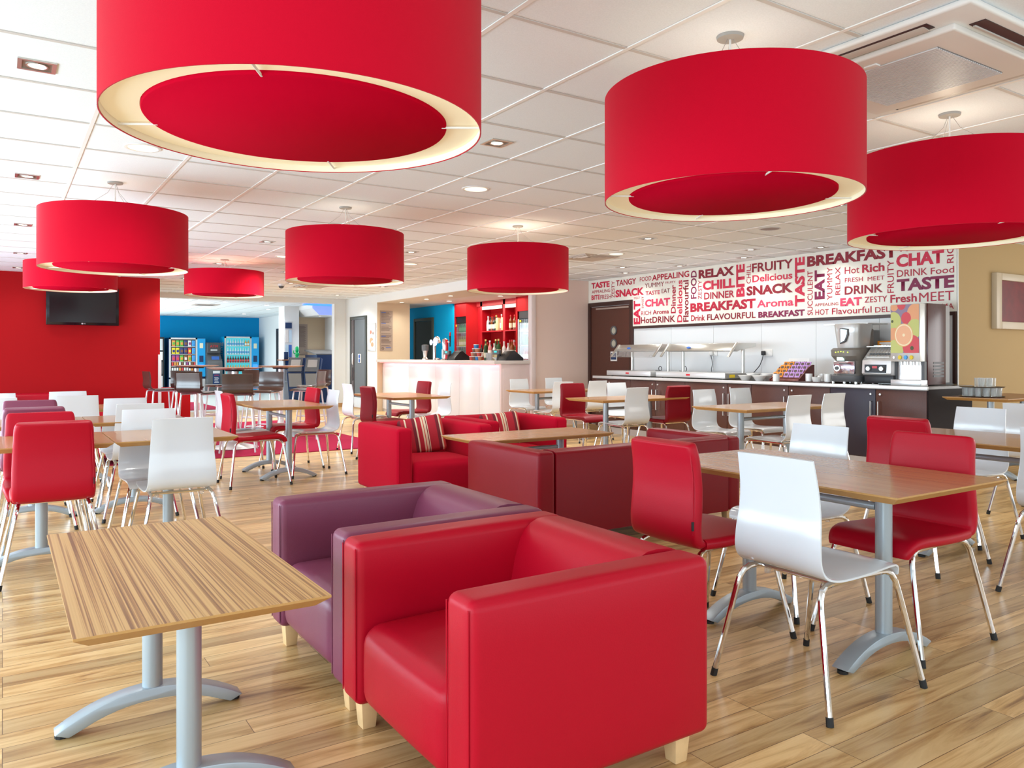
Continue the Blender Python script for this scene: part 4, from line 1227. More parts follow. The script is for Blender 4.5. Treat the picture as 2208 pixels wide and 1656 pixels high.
w = MB().prism([(0.045, 0.47), (-0.02, 0.50), (-0.055, 0.58), (-0.06, 0.65), (0.02, 0.665), (0.05, 0.66)], -0.178, -0.160, 'x').build('window_frame', DGREY, t, bevel=0.003)
MB().prism([(0.035, 0.49), (-0.012, 0.515), (-0.04, 0.585), (-0.045, 0.64), (0.02, 0.652), (0.038, 0.65)], -0.182, -0.176, 'x').build('window_glass', mat('bright_reflective_window', (0.62, 0.68, 0.66), 0.1, metal=0.5), w)
br_ = MB().box(-0.175, -0.145, -0.13, 0.13, 0.115, 0.27).build('brew_chamber', mat('chrome_purple_reflective', (0.62, 0.58, 0.66), 0.12, metal=0.85), t, bevel=0.01)
MB().cyl((-0.19, 0.075, 0.185), (-0.172, 0.075, 0.185), 0.036, None, 20).build('knob', CHROME, br_)
MB().cyl((-0.20, 0.075, 0.185), (-0.189, 0.075, 0.185), 0.022, None, 20).build('knob_cap', DGREY, br_)
MB().box(-0.185, -0.174, -0.09, 0.05, 0.232, 0.242).build('latch_bar', BLACKP, br_)
MB().prism([(0.075, 0.275), (-0.01, 0.275), (0.0, 0.315), (0.05, 0.335), (0.075, 0.32)], -0.192, -0.17, 'x').build('front_light', mat('soft_green_white_lamp', (0.7, 0.9, 0.82), 0.3, emit=(0.7, 1.0, 0.9), es=0.9), t, bevel=0.004)
for k in range(5):
    y = 0.07 - 0.032 * k - (0.02 if k == 4 else 0)
    MB().cyl((-0.222, y, 0.382 - 0.004 * abs(k - 2)), (-0.214, y, 0.382 - 0.004 * abs(k - 2)), 0.006, None, 10).build('button_light', mat('green_yellow_led', (0.6, 0.8, 0.1), 0.4, emit=(0.7, 0.9, 0.1), es=1.2), t)
for x in (-0.16, 0.16):
    for y in (-0.14, 0, 0.14): MB().cyl((x, y, 0), (x, y, 0.026), 0.018, None, 10).build('foot', STEEL, t)
# steel shelf plate behind + grey wall cabinet
t = thing('grey_wall_cabinet', 'plain grey metal cabinet behind the drinks machine', 'cabinet', (8.42, 5.57, 0))
MB().box(-0.14, 0.12, -0.27, -0.02, CZ, 1.475).build('body', mat('blue_grey_sheet', (0.30, 0.31, 0.32), 0.4), t, bevel=0.003)
MB().box(-0.145, -0.139, -0.06, -0.056, CZ + 0.02, 1.46).build('door_gap', DGREY, t)
MB().box(-0.15, -0.139, -0.21, -0.18, 1.41, 1.44).build('latch', STEELP, t)
o = MB().box(8.12, 8.5, 5.18, 5.74, 1.535, 1.55).box(8.3, 8.48, 5.35, 5.7, 1.475, 1.537).build('metal_shelf_lid', STEEL)
tag(o, 'flat steel lid plate above the drinks machine and grey cabinet', 'lid')

# conveyor toaster
t = thing('toaster', 'steel conveyor toaster with wire rack and two dials', 'toaster', (7.99, 4.885, CZ))
MB().prism([(-0.17, 0.10), (-0.19, 0.12), (-0.18, 0.26), (-0.02, 0.40), (0.17, 0.40), (0.17, 0.10)], -0.165, 0.165, 'y').build('housing', STEELP, t, bevel=0.006)
MB().box(-0.15, 0.17, -0.17, 0.16, 0.015, 0.10).build('base', BLACKP, t, bevel=0.004)
MB().box(-0.20, -0.187, -0.115, 0.125, 0.128, 0.215).build('control_panel', BLACKP, t)
for y in (0.075, -0.075): MB().cyl((-0.222, y, 0.172), (-0.198, y, 0.172), 0.023, None, 20).build('dial', STEELP, t)
MB().box(-0.204, -0.198, -0.02, 0.035, 0.175, 0.20).build('rocker_switch', REDP, t)
m = MB()
for k in range(8):
    y = -0.12 + k * 0.034
    m.cyl((-0.155, y, 0.295), (-0.02, y, 0.42), 0.003, None, 6)
m.cyl((-0.155, -0.13, 0.295), (-0.155, 0.13, 0.295), 0.004, None, 6).cyl((-0.02, -0.13, 0.42), (-0.02, 0.13, 0.42), 0.004, None, 6)
m.build('wire_rack', STEEL, t)
MB().box(-0.12, -0.03, -0.12, 0.12, 0.325, 0.335).build('opening', BLACKP, t).rotation_euler = (0, -0.0, 0)
MB().box(-0.06, 0.17, -0.17, 0.19, 0.405, 0.412).build('top_plate', STEEL, t)
o = MB().box(8.2, 8.25, 4.89, 5.12, 1.245, 1.345).build('orange_sign', ORANGE, bevel=0.006)
tag(o, 'orange card sign with pale lettering behind the toaster', 'sign')
for k, (z, hh, c) in enumerate(((1.31, 0.018, TRIMW), (1.288, 0.018, TRIMW), (1.262, 0.014, INK))):
    MB().box(8.196, 8.2, 4.95 , 5.09 - 0.02 * k, z, z + hh).build('lettering', c, o)
MB().box(8.215, 8.235, 4.99, 5.03, CZ, 1.247).box(8.17, 8.28, 4.93, 5.09, CZ, CZ + 0.01).build('stand', STEEL, o)
o = MB().puff(7.72, 7.77, 4.80, 5.02, CZ, CZ + 0.008, 0.003, n=2).build('crumb_tray', STEELP)
tag(o, 'flat steel tray on the counter edge below the toaster', 'tray')
# juice dispenser
t = thing('juice_dispenser', 'tall juice machine with a fruit picture and three round buttons', 'juice machine', (7.91, 4.565, CZ))
t.scale = (1, 0.82, 0.98)
MB().box(0.02, 0.36, -0.205, 0.20, 0.01, 0.865).build('cabinet', mat('dark_red_brown_cabinet', (0.075, 0.012, 0.010), 0.22), t, bevel=0.004)
MB().box(-0.10, 0.03, -0.185, 0.195, 0.255, 0.86).build('front_housing', SILVERP, t, bevel=0.003)
MB().box(-0.004, 0.024, -0.15, 0.185, 0.05, 0.255).build('splash_panel', mat('pinkish_steel', (0.70, 0.64, 0.62), 0.25, metal=0.5), t)
MB().box(-0.03, 0.02, -0.195, -0.155, 0.0, 0.255).box(-0.03, 0.02, 0.165, 0.20, 0.0, 0.255).build('side_rail', DGREY, t)
MB().box(-0.11, 0.03, -0.20, 0.19, 0.0, 0.062).build('drip_tray', STEELP, t, bevel=0.004)
for k in range(4): MB().cyl((-0.03, 0.12 - 0.08 * k, 0.262), (-0.03, 0.12 - 0.08 * k, 0.215), 0.010, 0.007, 10).build('nozzle', STEEL, t)
for k, c in enumerate((YEL, BTNB, YEL)):
    MB().cyl((-0.112, 0.07 - 0.075 * k, 0.298), (-0.098, 0.07 - 0.075 * k, 0.298), 0.022, None, 20).build('button', c, t)
MB().cyl((-0.108, 0.15, 0.298), (-0.098, 0.15, 0.298), 0.013, None, 14).build('keyhole', STEEL, t)
fy0, fy1, fz0, fz1 = -0.178, 0.19, 0.345, 0.855
fm = [mat('fruit_backdrop', (0.28, 0.20, 0.30), 0.4), mat('fruit_peach', (0.80, 0.36, 0.16), 0.4), mat('fruit_green', (0.56, 0.58, 0.16), 0.4), mat('fruit_red', (0.66, 0.045, 0.06), 0.4),
      mat('fruit_orange_rind', (0.85, 0.45, 0.16), 0.4), mat('fruit_pith', (0.93, 0.78, 0.50), 0.4), mat('fruit_flesh', (0.88, 0.45, 0.24), 0.4), mat('fruit_calyx', (0.08, 0.10, 0.03), 0.5)]
pm = MB().box(-0.106, -0.1, fy0, fy1, fz0, fz1, 0)
xx = -0.1062
for (u, v, r, mi) in [(0.12, 0.98, 0.15, 1), (0.38, 1.0, 0.15, 3), (0.88, 0.80, 0.30, 1), (0.10, 0.66, 0.27, 2), (0.55, 0.72, 0.17, 3), (0.85, 0.50, 0.27, 2), (0.12, 0.34, 0.26, 1), (0.15, 0.06, 0.30, 2), (0.75, 0.14, 0.32, 3), (0.47, 0.37, 0.33, 4), (0.47, 0.37, 0.31, 5), (0.47, 0.37, 0.275, 6), (0.47, 0.37, 0.045, 5), (0.06, 0.66, 0.04, 7), (0.76, 0.10, 0.06, 7)]:
    n = 36; W_ = fy1 - fy0
    vs = []
    for k in range(n):
        a = 2 * PI * k / n
        y = fy1 - u * W_ - r * W_ * math.cos(a); z = fz0 + v * (fz1 - fz0) + r * W_ * math.sin(a)
        vs.append((xx, max(fy0, min(fy1, y)), max(fz0, min(fz1, z))))
    pm.add(vs, [tuple(range(n))], mi)
    xx -= 0.00025
pm.build('fruit_picture', fm, t, fix=False)
MB().box(0.36, 0.44, -0.2, 0.19, 0.03, 0.85).build('rear_duct', MGREY, t)
m = MB()
for k in range(5): m.box(0.12, 0.32, -0.208, -0.204, 0.09 + 0.035 * k, 0.11 + 0.035 * k)
m.build('side_vent', BLACKP, t)
o = MB().box(8.556, 8.566, 4.60, 4.66, 1.12, 1.24).build('panel_latch', BLACKP)
o['label'] = 'small dark metal latch on the white panel right of the juice machine'; o['category'] = 'latch'
MB().box(8.552, 8.557, 4.61, 4.65, 1.14, 1.22).build('latch_plate', STEELP, o)

# framed picture on the beige wall and glasses on the side table
t = thing('framed_picture', 'dark red canvas in a cream wooden frame on the beige wall', 'picture', (0, 0, 0))
y0 = 4.43
fr = MB()
for (x0, x1, z0, z1) in ((9.28, 9.40, 1.48, 2.11), (10.6, 10.72, 1.48, 2.11), (9.40, 10.6, 2.03, 2.11), (9.40, 10.6, 1.48, 1.565)): fr.box(x0, x1, y0 - 0.06, y0, z0, z1)
fr.build('frame', FRAMEW, t, bevel=0.008)
MB().box(9.38, 10.62, y0 - 0.03, y0 - 0.005, 1.55, 2.045).build('canvas', ARTRED, t)

def tumbler_tray(zt, rows, label, r=0.028, h=0.085, off=(0, 0), grp='glasses', lowlabel=''):
    for i, (dx, dy) in enumerate(rows):
        o = MB().lathe([(0.0001, 0), (r * 0.85, 0), (r, h), (r * 0.93, h), (r * 0.78, 0.006), (0.0001, 0.006)], 14).build('tumbler', GLASSW, loc=(8.03 + off[0] + dx, 3.92 + off[1] + dy, zt))
        tag(o, label, 'glass', grp)
o = MB().lathe([(0.0001, 0), (0.185, 0), (0.20, 0.008), (0.19, 0.008), (0.18, 0.004), (0.0001, 0.004)], 36).build('round_tray', BRASSY, loc=(8.03, 3.92, 0.7805))
tag(o, 'lower round dark tray of the glasses on the side table', 'tray')
ring = [(0.145 * math.cos(a), 0.145 * math.sin(a)) for a in [k * 2 * PI / 13 for k in range(13)]] + [(0.07 * math.cos(a), 0.07 * math.sin(a)) for a in [k * 2 * PI / 6 for k in range(6)]] + [(0, 0)]
tumbler_tray(0.786, ring, 'tumbler glass on the lower round tray of the side table', grp='glasses on the lower tray')
o = MB().lathe([(0.0001, 0), (0.185, 0), (0.20, 0.008), (0.19, 0.008), (0.18, 0.004), (0.0001, 0.004)], 36).build('round_tray', BRASSY, loc=(8.03, 3.92, 0.8715))
tag(o, 'upper round dark tray resting on the lower glasses', 'tray')
ring2 = [(0.065 * math.cos(a), 0.065 * math.sin(a)) for a in [k * 2 * PI / 6 for k in range(6)]] + [(0, 0)]
tumbler_tray(0.8775, ring2, 'tumbler glass on the upper round tray of the side table', off=(0.02, -0.02), grp='glasses on the upper tray')

# television
t = thing('television', 'black flat television mounted on the red wall', 'television', (1.08, 14.3, 0))
MB().box(-0.51, 0.51, -0.13, -0.07, 1.665, 2.26).build('casing', mat('piano_black_plastic', (0.006, 0.004, 0.008), 0.15), t, bevel=0.006)
MB().box(-0.465, 0.465, -0.1325, -0.129, 1.71, 2.22).build('screen', BLACKG, t)
MB().box(-0.2, 0.2, -0.08, -0.001, 1.8, 2.2).build('wall_bracket', DGREY, t)
MB().lathe([(0.0001, 0), (0.012, 0), (0.012, 0.002), (0.0001, 0.002)], 14).build('logo_mark', LGREY, t).matrix_local = Matrix.Translation((-0.015, -0.131, 1.69)) @ Matrix.Rotation(PI / 2, 4, 'X')
text_mesh('LG', 'logo_text', LGREY, t, (0.0, 0.03, 1.683, 1.698), ('y', -0.1312))

# carpets
o = MB().box(-0.9, 4.28, 9.38, 14.25, 0.0, 0.008).build('carpet', CARPET)
tag(o, 'large red carpet mat under the high tables', 'carpet')
o = MB().box(2.9, 4.12, 17.9, 21.0, 0.0, 0.008).build('carpet', CARPET)
tag(o, 'far red carpet mat in the lobby beyond the high tables', 'carpet')
# ------------------------------------------------------------------ bar
bt = thing('bar_counter', 'long white bar counter with pink glow under its top', 'bar counter', (0, 0, 0))
BH = 1.10
BW = mat('white_bar_front', (0.80, 0.79, 0.80), 0.3, coat=0.1)
MB().box(6.64, 7.42, 10.735, 15.50, 1.045, BH).build('counter_top', mat('pale_bar_top', (0.70, 0.64, 0.60), 0.25), bt, bevel=0.003)
MB().box(6.82, 7.38, 10.80, 15.49, 0, 1.045).build('carcass', BW, bt)
ys = [15.49, 14.2, 13.05, 12.15, 11.45, 10.80]
for i in range(5):
    MB().box(6.785, 6.82, ys[i + 1] + 0.003, ys[i] - 0.003, 0.06, 1.02).build('front_panel', BW, bt, bevel=0.001)
MB().box(6.80, 6.83, 10.80, 15.49, 0.0, 0.06).build('plinth', STEELP, bt)
MB().box(6.79, 7.345, 10.765, 10.80, 0.0, 1.045).build('end_panel', mat('pinkish_end_panel', (0.74, 0.60, 0.58), 0.4), bt, bevel=0.002)
MB().box(6.83, 7.30, 10.758, 10.766, 0.08, 0.96).build('end_inset', mat('pinkish_end_panel', (0.74, 0.60, 0.58), 0.4), bt, bevel=0.001)
MB().box(6.70, 6.72, 10.82, 15.45, 1.033, 1.045).build('led_strip', mat('pink_led_strip', (1.0, 0.3, 0.3), 0.5, emit=(1.0, 0.2, 0.22), es=1.2), bt)
area_light('bar_led_glow', (6.72, 13.1, 1.03), (0, math.radians(-25), 0), 0.03, 4.6, 3.5, (1.0, 0.25, 0.3))

t = thing('notice_board', 'tall taupe licensing notice with lines of text beside the bar', 'sign', (0, 0, 0))
MB().box(6.735, 7.02, 15.49, 15.501, 1.285, 2.14).build('board', SIGNB, t)
tx = MB(); r_ = random.Random(3)
z = 2.10
while z > 1.38:
    w = r_.uniform(0.16, 0.245)
    if r_.random() < 0.87: tx.box(6.755, 6.755 + w, 15.4885, 15.4897, z - 0.007, z)
    z -= 0.0165
tx.build('text_lines', INK, t)
m = MB()
for z in (2.105, 1.875, 1.60): m.box(6.755, 6.86, 15.488, 15.4895, z - 0.010, z + 0.002)
m.box(6.86, 6.98, 15.488, 15.4895, 1.345, 1.358)
m.build('headings', INKB, t)
q = MB().lathe([(0.022, 0), (0.030, 0), (0.030, 0.002), (0.022, 0.002)], 20, close=True).box(-0.004, 0.004, -0.024, 0.024, 0, 0.002).build('no_smoking_mark', INK, t)
q.matrix_local = Matrix.Translation((6.79, 15.4885, 1.335)) @ Matrix.Rotation(PI / 2, 4, 'X') @ Matrix.Rotation(PI / 4, 4, 'Z')

t = thing('framed_poster', 'silver framed food poster between the grey door and the bar', 'poster', (0, 0, 0))
MB().box(6.652, 6.67, 15.56, 15.98, 1.28, 1.88).build('frame', STEELP, t, bevel=0.004)
MB().box(6.650, 6.6525, 15.60, 15.94, 1.31, 1.85).build('print', mat('cream_poster_paper', (0.74, 0.73, 0.66), 0.5), t)
pm = MB(); n = 20
def disc(cy, cz, r, mi, x, sy=1.0):
    pm.add([(x, cy + sy * r * math.cos(2 * PI * k / n), cz + r * math.sin(2 * PI * k / n)) for k in range(n)], [tuple(range(n))], mi)
for cy, cz, r, mi, sy in ((15.80, 1.68, 0.085, 0, 1), (15.80, 1.68, 0.05, 1, 1), (15.75, 1.55, 0.11, 0, 1.2), (15.77, 1.50, 0.07, 2, 1.4), (15.68, 1.66, 0.03, 3, 1), (15.70, 1.42, 0.09, 0, 1.2), (15.72, 1.42, 0.05, 2, 1.5)):
    disc(cy, cz, r, mi, 6.6495 - 0.0003 * len(pm.f), sy)
pm.build('food_picture', [mat('poster_plate', (0.80, 0.80, 0.78), 0.5), mat('poster_tomato', (0.60, 0.16, 0.08), 0.5), mat('poster_toast', (0.52, 0.32, 0.16), 0.5), mat('poster_jar', (0.3, 0.16, 0.1), 0.5)], t, fix=False)
o = struct(MB().box(6.662, 6.67, 17.18, 17.24, 0.42, 0.52).build('trim_8', TRIMW))

# soffit spots above the bar
def round_spot(name, lb, x, y, z, m_, grp, r=0.045):
    t = thing(name, lb, 'ceiling light', (x, y, z), 0, grp)
    MB().lathe([(r, -0.0005), (r + 0.002, -0.005), (r + 0.014, -0.004), (r + 0.016, -0.0005)], 20).build('trim_ring', STEELP, t)
    MB().lathe([(0.0001, -0.003), (r - 0.002, -0.003), (r, -0.0008)], 20).build('lamp', m_, t)
    return t
for i, (y, lb) in enumerate(((15.1, 'soffit spotlight above the notice board, left one of three'), (13.95, 'soffit spotlight in the middle of three above the bar'), (12.95, 'soffit spotlight nearest the bar-side pendant'))):
    round_spot('soffit_spotlight', lb, 7.05, y, 2.304, LAMPW, 'spotlights in the bar soffit')
for i, (x, y, lb) in enumerate(((7.75, 14.3, 'bright spotlight inside the bar ceiling before the blue wall'), (7.9, 12.55, 'dimmer spotlight inside the bar ceiling above the red shelves'))):
    round_spot('bar_spotlight', lb, x, y, 2.312, LAMPW, 'spotlights inside the bar', 0.05)

# red back-bar shelving and fridges
t = thing('back_bar_shelving', 'red back-bar unit with two bottle niches and lit glass pelmets', 'shelves', (0, 0, 0))
RB = mat('red_lacquered_shelving', (0.46, 0.004, 0.012), 0.4, spec=0.4)
m = MB().box(8.40, 8.62, 12.58, 12.64, 0, 2.31).box(8.40, 8.62, 13.17, 13.25, 0, 2.31).box(8.40, 8.62, 14.06, 14.14, 0, 2.31).box(8.40, 8.62, 12.6, 14.3, 2.21, 2.31).box(8.44, 8.62, 14.14, 14.30, 0, 2.31)
m.build('carcass', RB, t)
MB().box(8.36, 8.61, 12.64, 13.17, 1.665, 1.69).build('shelf', RB, t)
MB().box(8.36, 8.61, 13.25, 14.06, 1.665, 1.69).build('shelf', RB, t)
MB().box(8.22, 8.61, 12.60, 14.3, 1.08, 1.12).build('back_counter', RB, t)
MB().box(8.385, 8.40, 12.66, 13.15, 2.13, 2.20).build('glass_pelmet', mat('pinkish_lit_glass', (0.75, 0.60, 0.58), 0.2), t)
MB().box(8.385, 8.40, 13.27, 14.04, 2.13, 2.20).build('glass_pelmet', mat('pinkish_lit_glass', (0.75, 0.60, 0.58), 0.2), t)
area_light('bar_interior_lamps', (8.0, 13.6, 2.28), (0, 0, 0), 0.5, 2.6, 32, (1.0, 0.9, 0.78))

bottle_protos = {}
def bottle(kind, label, x, y, z, grp, s=1.0):
    body, cap, lab, r, h = {
        'spirit': ('amber_glass_bottle', 'cap_red', 'label_cream', 0.036, 0.30),
        'clear': ('clear_glass_bottle', 'cap_silver', 'label_white', 0.035, 0.31),
        'dark': ('dark_glass_bottle', 'cap_dark', 'label_white', 0.037, 0.29),
        'wine': ('green_glass_bottle', 'cap_gold', 'label_cream', 0.037, 0.32),
        'rose': ('rose_glass_bottle', 'cap_silver', 'label_white', 0.036, 0.33),
        'beer': ('green_beer_glass', 'cap_silver', 'label_green', 0.030, 0.24),
        'red': ('red_drink_bottle', 'cap_red', 'label_cream', 0.030, 0.24),
        'lemon': ('yellow_green_bottle', 'cap_gold', 'label_cream', 0.030, 0.22),
        'water': ('pale_water_bottle', 'cap_silver', 'label_blue', 0.033, 0.22),
        'cola': ('dark_cola_bottle', 'cap_red', 'label_red', 0.033, 0.22),
        'juice': ('orange_juice_bottle', 'cap_gold', 'label_white', 0.033, 0.20),
    }[kind]
    cols = {'amber_glass_bottle': (0.22, 0.05, 0.01), 'clear_glass_bottle': (0.62, 0.60, 0.58), 'dark_glass_bottle': (0.02, 0.01, 0.01), 'green_glass_bottle': (0.02, 0.07, 0.02), 'rose_glass_bottle': (0.62, 0.22, 0.22),
            'green_beer_glass': (0.01, 0.20, 0.06), 'red_drink_bottle': (0.45, 0.03, 0.02), 'yellow_green_bottle': (0.45, 0.42, 0.08), 'pale_water_bottle': (0.55, 0.70, 0.74), 'dark_cola_bottle': (0.05, 0.012, 0.01), 'orange_juice_bottle': (0.75, 0.35, 0.05),
            'cap_red': (0.5, 0.02, 0.02), 'cap_silver': (0.6, 0.6, 0.62), 'cap_dark': (0.03, 0.03, 0.03), 'cap_gold': (0.60, 0.45, 0.15), 'label_cream': (0.72, 0.62, 0.42), 'label_white': (0.78, 0.76, 0.74), 'label_green': (0.05, 0.35, 0.12), 'label_blue': (0.10, 0.30, 0.60), 'label_red': (0.65, 0.03, 0.03)}
    g = lambda n: mat(n, cols[n], 0.18 if 'bottle' in n or 'glass' in n else 0.45)
    if kind not in bottle_protos:
        t = thing('bottle', label, 'bottle', (x, y, z), 0, grp)
        MB().lathe([(0.0001, 0), (r * 0.95, 0), (r, h * 0.03), (r, h * 0.58), (r * 0.85, h * 0.66), (r * 0.42, h * 0.76), (r * 0.36, h * 0.93), (0.0001, h * 0.93)], 12).build('glass_body', g(body), t)
        MB().lathe([(0.0001, h * 0.90), (r * 0.45, h * 0.90), (r * 0.45, h), (0.0001, h)], 12).build('cap', g(cap), t)
        MB().lathe([(r * 1.02, h * 0.16), (r * 1.02, h * 0.46)], 12).build('paper_label', g(lab), t, fix=False)
        bottle_protos[kind] = t
        r0 = t
    else:
        r0 = dup(bottle_protos[kind], (x, y, z), 0, label, grp)
    r0.scale = (s, s, s)
    return r0
SH = 'spirit bottles on the upper back-bar shelf'
for y, k in ((13.93, 'clear'), (13.84, 'dark'), (13.77, 'spirit'), (13.69, 'dark'), (13.61, 'wine'), (13.41, 'rose')):
    bottle(k, {'clear': 'clear bottle on the upper red shelf, leftmost of its niche', 'dark': 'dark spirit bottle on the upper red shelf, left niche', 'spirit': 'amber bottle on the upper red shelf, left niche', 'wine': 'gold-capped green bottle on the upper red shelf, left niche', 'rose': 'pink bottle on the upper red shelf, left niche'}[k], 8.47, y, 1.69, SH)
for y, k in ((13.07, 'spirit'), (12.93, 'spirit'), (12.83, 'clear'), (12.74, 'rose')):
    bottle(k, {'spirit': 'amber bottle on the upper red shelf, right niche', 'clear': 'clear bottle on the upper red shelf, right niche', 'rose': 'tall pink bottle on the upper red shelf, right niche'}[k], 8.47, y, 1.69, SH)
for y, lb in ((13.51, 'cream bottle carton on the left niche shelf beside the pink bottle, left'), (13.31, 'cream bottle carton on the left niche shelf, right end'), (12.68, 'cream bottle carton on the right niche shelf, right end')):
    o = MB().box(-0.035, 0.035, -0.035, 0.035, 0, 0.26).build('bottle_carton', mat('cream_carton', (0.75, 0.58, 0.30), 0.5), loc=(8.45, y, 1.69), bevel=0.002)
    tag(o, lb, 'box')
BC = 'bottles on the red back counter'
kinds = ['dark', 'spirit', 'wine', 'dark', 'rose', 'wine', 'clear', 'spirit', 'wine', 'rose', 'clear', 'spirit', 'clear', 'rose', 'spirit', 'clear', 'wine']
names = {'dark': 'dark bottle with white label on the red back counter', 'spirit': 'amber bottle on the red back counter', 'wine': 'gold-topped green bottle on the red back counter', 'rose': 'pink bottle on the red back counter', 'clear': 'clear bottle on the red back counter'}
for i, k in enumerate(kinds):
    y = 13.95 - i * 0.083 if i < 10 else 13.08 - (i - 10) * 0.075
    bottle(k, names[k], 8.32 + 0.09 * (i % 2), y, 1.12, BC, 1.0 + 0.12 * ((i * 7) % 3))

def fridge(label, ya, yb, xf, ztop, kinds_rows, grp):
    t = thing('bottle_fridge', label, 'fridge', (0, 0, 0), 0, 'glass-fronted bottle fridges')
    FB = mat('black_fridge_body', (0.02, 0.012, 0.012), 0.35)
    MB().box(xf, xf + 0.34, yb, yb + 0.03, 0.2, ztop).box(xf, xf + 0.34, ya - 0.03, ya, 0.2, ztop).box(xf, xf + 0.34, yb, ya, ztop - 0.14, ztop).box(xf, xf + 0.34, yb, ya, 0.0, 0.3).box(xf + 0.32, xf + 0.34, yb, ya, 0.2, ztop).build('body', FB, t)
    MB().box(xf + 0.30, xf + 0.318, yb + 0.03, ya - 0.03, 0.3, ztop - 0.15).build('lit_liner', mat('fridge_liner_glow', (0.35, 0.42, 0.45), 0.5, emit=(0.8, 0.92, 1.0), es=0.22), t)
    MB().box(xf - 0.012, xf, yb + 0.005, yb + 0.035, 0.3, ztop - 0.15).box(xf - 0.012, xf, ya - 0.035, ya - 0.005, 0.3, ztop - 0.15).build('door_frame', STEELP, t)
    MB().box(xf - 0.008, xf - 0.004, yb + 0.035, ya - 0.035, 0.3, ztop - 0.15).build('glass_door', GLASS, t)
    MB().box(xf - 0.014, xf - 0.008, ya - 0.12, ya - 0.06, ztop - 0.21, ztop - 0.17).build('energy_sticker', YEL, t)
    for z, k, lb in kinds_rows:
        MB().box(xf + 0.01, xf + 0.30, yb + 0.03, ya - 0.03, z - 0.012, z).build('shelf', STEELP, t)
        n = int((ya - yb - 0.09) / 0.075)
        for i in range(n):
            bottle(k, lb, xf + 0.10, ya - 0.075 - i * 0.075, z, grp)
fridge('tall glass-fronted bottle fridge left of the red shelves', 15.02, 14.46, 8.27, 2.02,
       [(1.68, 'beer', 'green beer bottle on the top shelf of the left fridge'), (1.38, 'lemon', 'yellow-green bottle on the middle shelf of the left fridge'), (1.09, 'wine', 'white wine bottle on the lowest visible shelf of the left fridge')], 'bottles in the left fridge')
fridge('tall glass-fronted bottle fridge at the right end of the bar', 12.545, 11.95, 8.30, 2.03,
       [(1.66, 'water', 'clear bottle on the top shelf of the right fridge'), (1.38, 'beer', 'green bottle on the middle shelf of the right fridge'), (1.10, 'red', 'red bottle on the lower shelf of the right fridge')], 'bottles in the right fridge')

# things on the bar top
t = thing('beer_tap', 'chrome arched beer tap with round lit badge on the bar', 'beer tap', (7.02, 13.45, BH))
MB().lathe([(0.0001, 0), (0.06, 0), (0.055, 0.03), (0.03, 0.04), (0.0001, 0.04)], 20).build('base', CHROME, t)
pts = [(0, 0.10, 0), (0, 0.10, 0.30), (0, 0.09, 0.37), (0, 0.05, 0.415), (0, 0, 0.43), (0, -0.05, 0.415), (0, -0.09, 0.37), (0, -0.10, 0.32)]
MB().tube(pts, 0.028, 12).build('arched_pipe', CHROME, t)
q = MB().lathe([(0.0001, 0), (0.05, 0), (0.055, 0.012), (0.0001, 0.016)], 24).build('badge', mat('violet_white_badge', (0.7, 0.65, 0.9), 0.3, emit=(0.7, 0.65, 1.0), es=0.8), t)
q.matrix_local = Matrix.Translation((-0.028, 0.0, 0.35)) @ Matrix.Rotation(-PI / 2, 4, 'Y') @ Matrix.Diagonal((1.5, 1.5, 1, 1))
q = MB().lathe([(0.0001, 0), (0.05, 0), (0.055, 0.012), (0.0001, 0.016)], 24).build('side_badge', mat('bluish_badge', (0.6, 0.75, 0.95), 0.3, emit=(0.6, 0.8, 1.0), es=0.6), t)
q.matrix_local = Matrix.Translation((-0.02, 0.19, 0.34)) @ Matrix.Rotation(-PI / 2, 4, 'Y')
MB().cyl((0, 0.1, 0.34), (0, 0.19, 0.34), 0.012, None, 8).build('side_arm', CHROME, t)
t = thing('beer_tap', 'silver and red beer pump column with dark tap handle on the bar', 'beer tap', (7.02, 13.12, BH))
MB().lathe([(0.0001, 0), (0.08, 0), (0.075, 0.02), (0.05, 0.03), (0.045, 0.2), (0.055, 0.33), (0.045, 0.39), (0.0001, 0.41)], 20).build('column', CHROME, t)
MB().tube([(0.0, -0.055, 0.02), (0.0, -0.07, 0.18), (0.0, -0.075, 0.30), (0, -0.06, 0.38)], 0.028, 10).build('red_band', REDP, t)
MB().cyl((0, -0.05, 0.34), (-0.0, -0.20, 0.34), 0.014, None, 8).build('spout', CHROME, t)
MB().tube([(0, -0.20, 0.25), (0, -0.20, 0.45)], [0.012, 0.018], 8).build('tap_handle', BLACKP, t)
MB().tube([(0, -0.20, 0.45), (0, -0.205, 0.52)], [0.018, 0.013], 8).build('handle_top', REDP, t)
MB().lathe([(0.0001, 0), (0.035, 0), (0.035, 0.16), (0.0001, 0.16)], 12).build('front_label', LGREY, t, loc=(-0.03, 0.0, 0.04))
t = thing('beer_font', 'tall conical glass-like beer font left of the arched tap', 'beer font', (7.02, 13.95, BH))
MB().lathe([(0.0001, 0), (0.06, 0), (0.06, 0.02), (0.035, 0.05), (0.045, 0.15), (0.062, 0.24), (0.066, 0.29), (0.0001, 0.29)], 20).build('body', STEEL, t)
MB().lathe([(0.067, 0.18), (0.069, 0.29), (0.03, 0.30), (0.0001, 0.30)], 20).build('collar', DGREY, t)
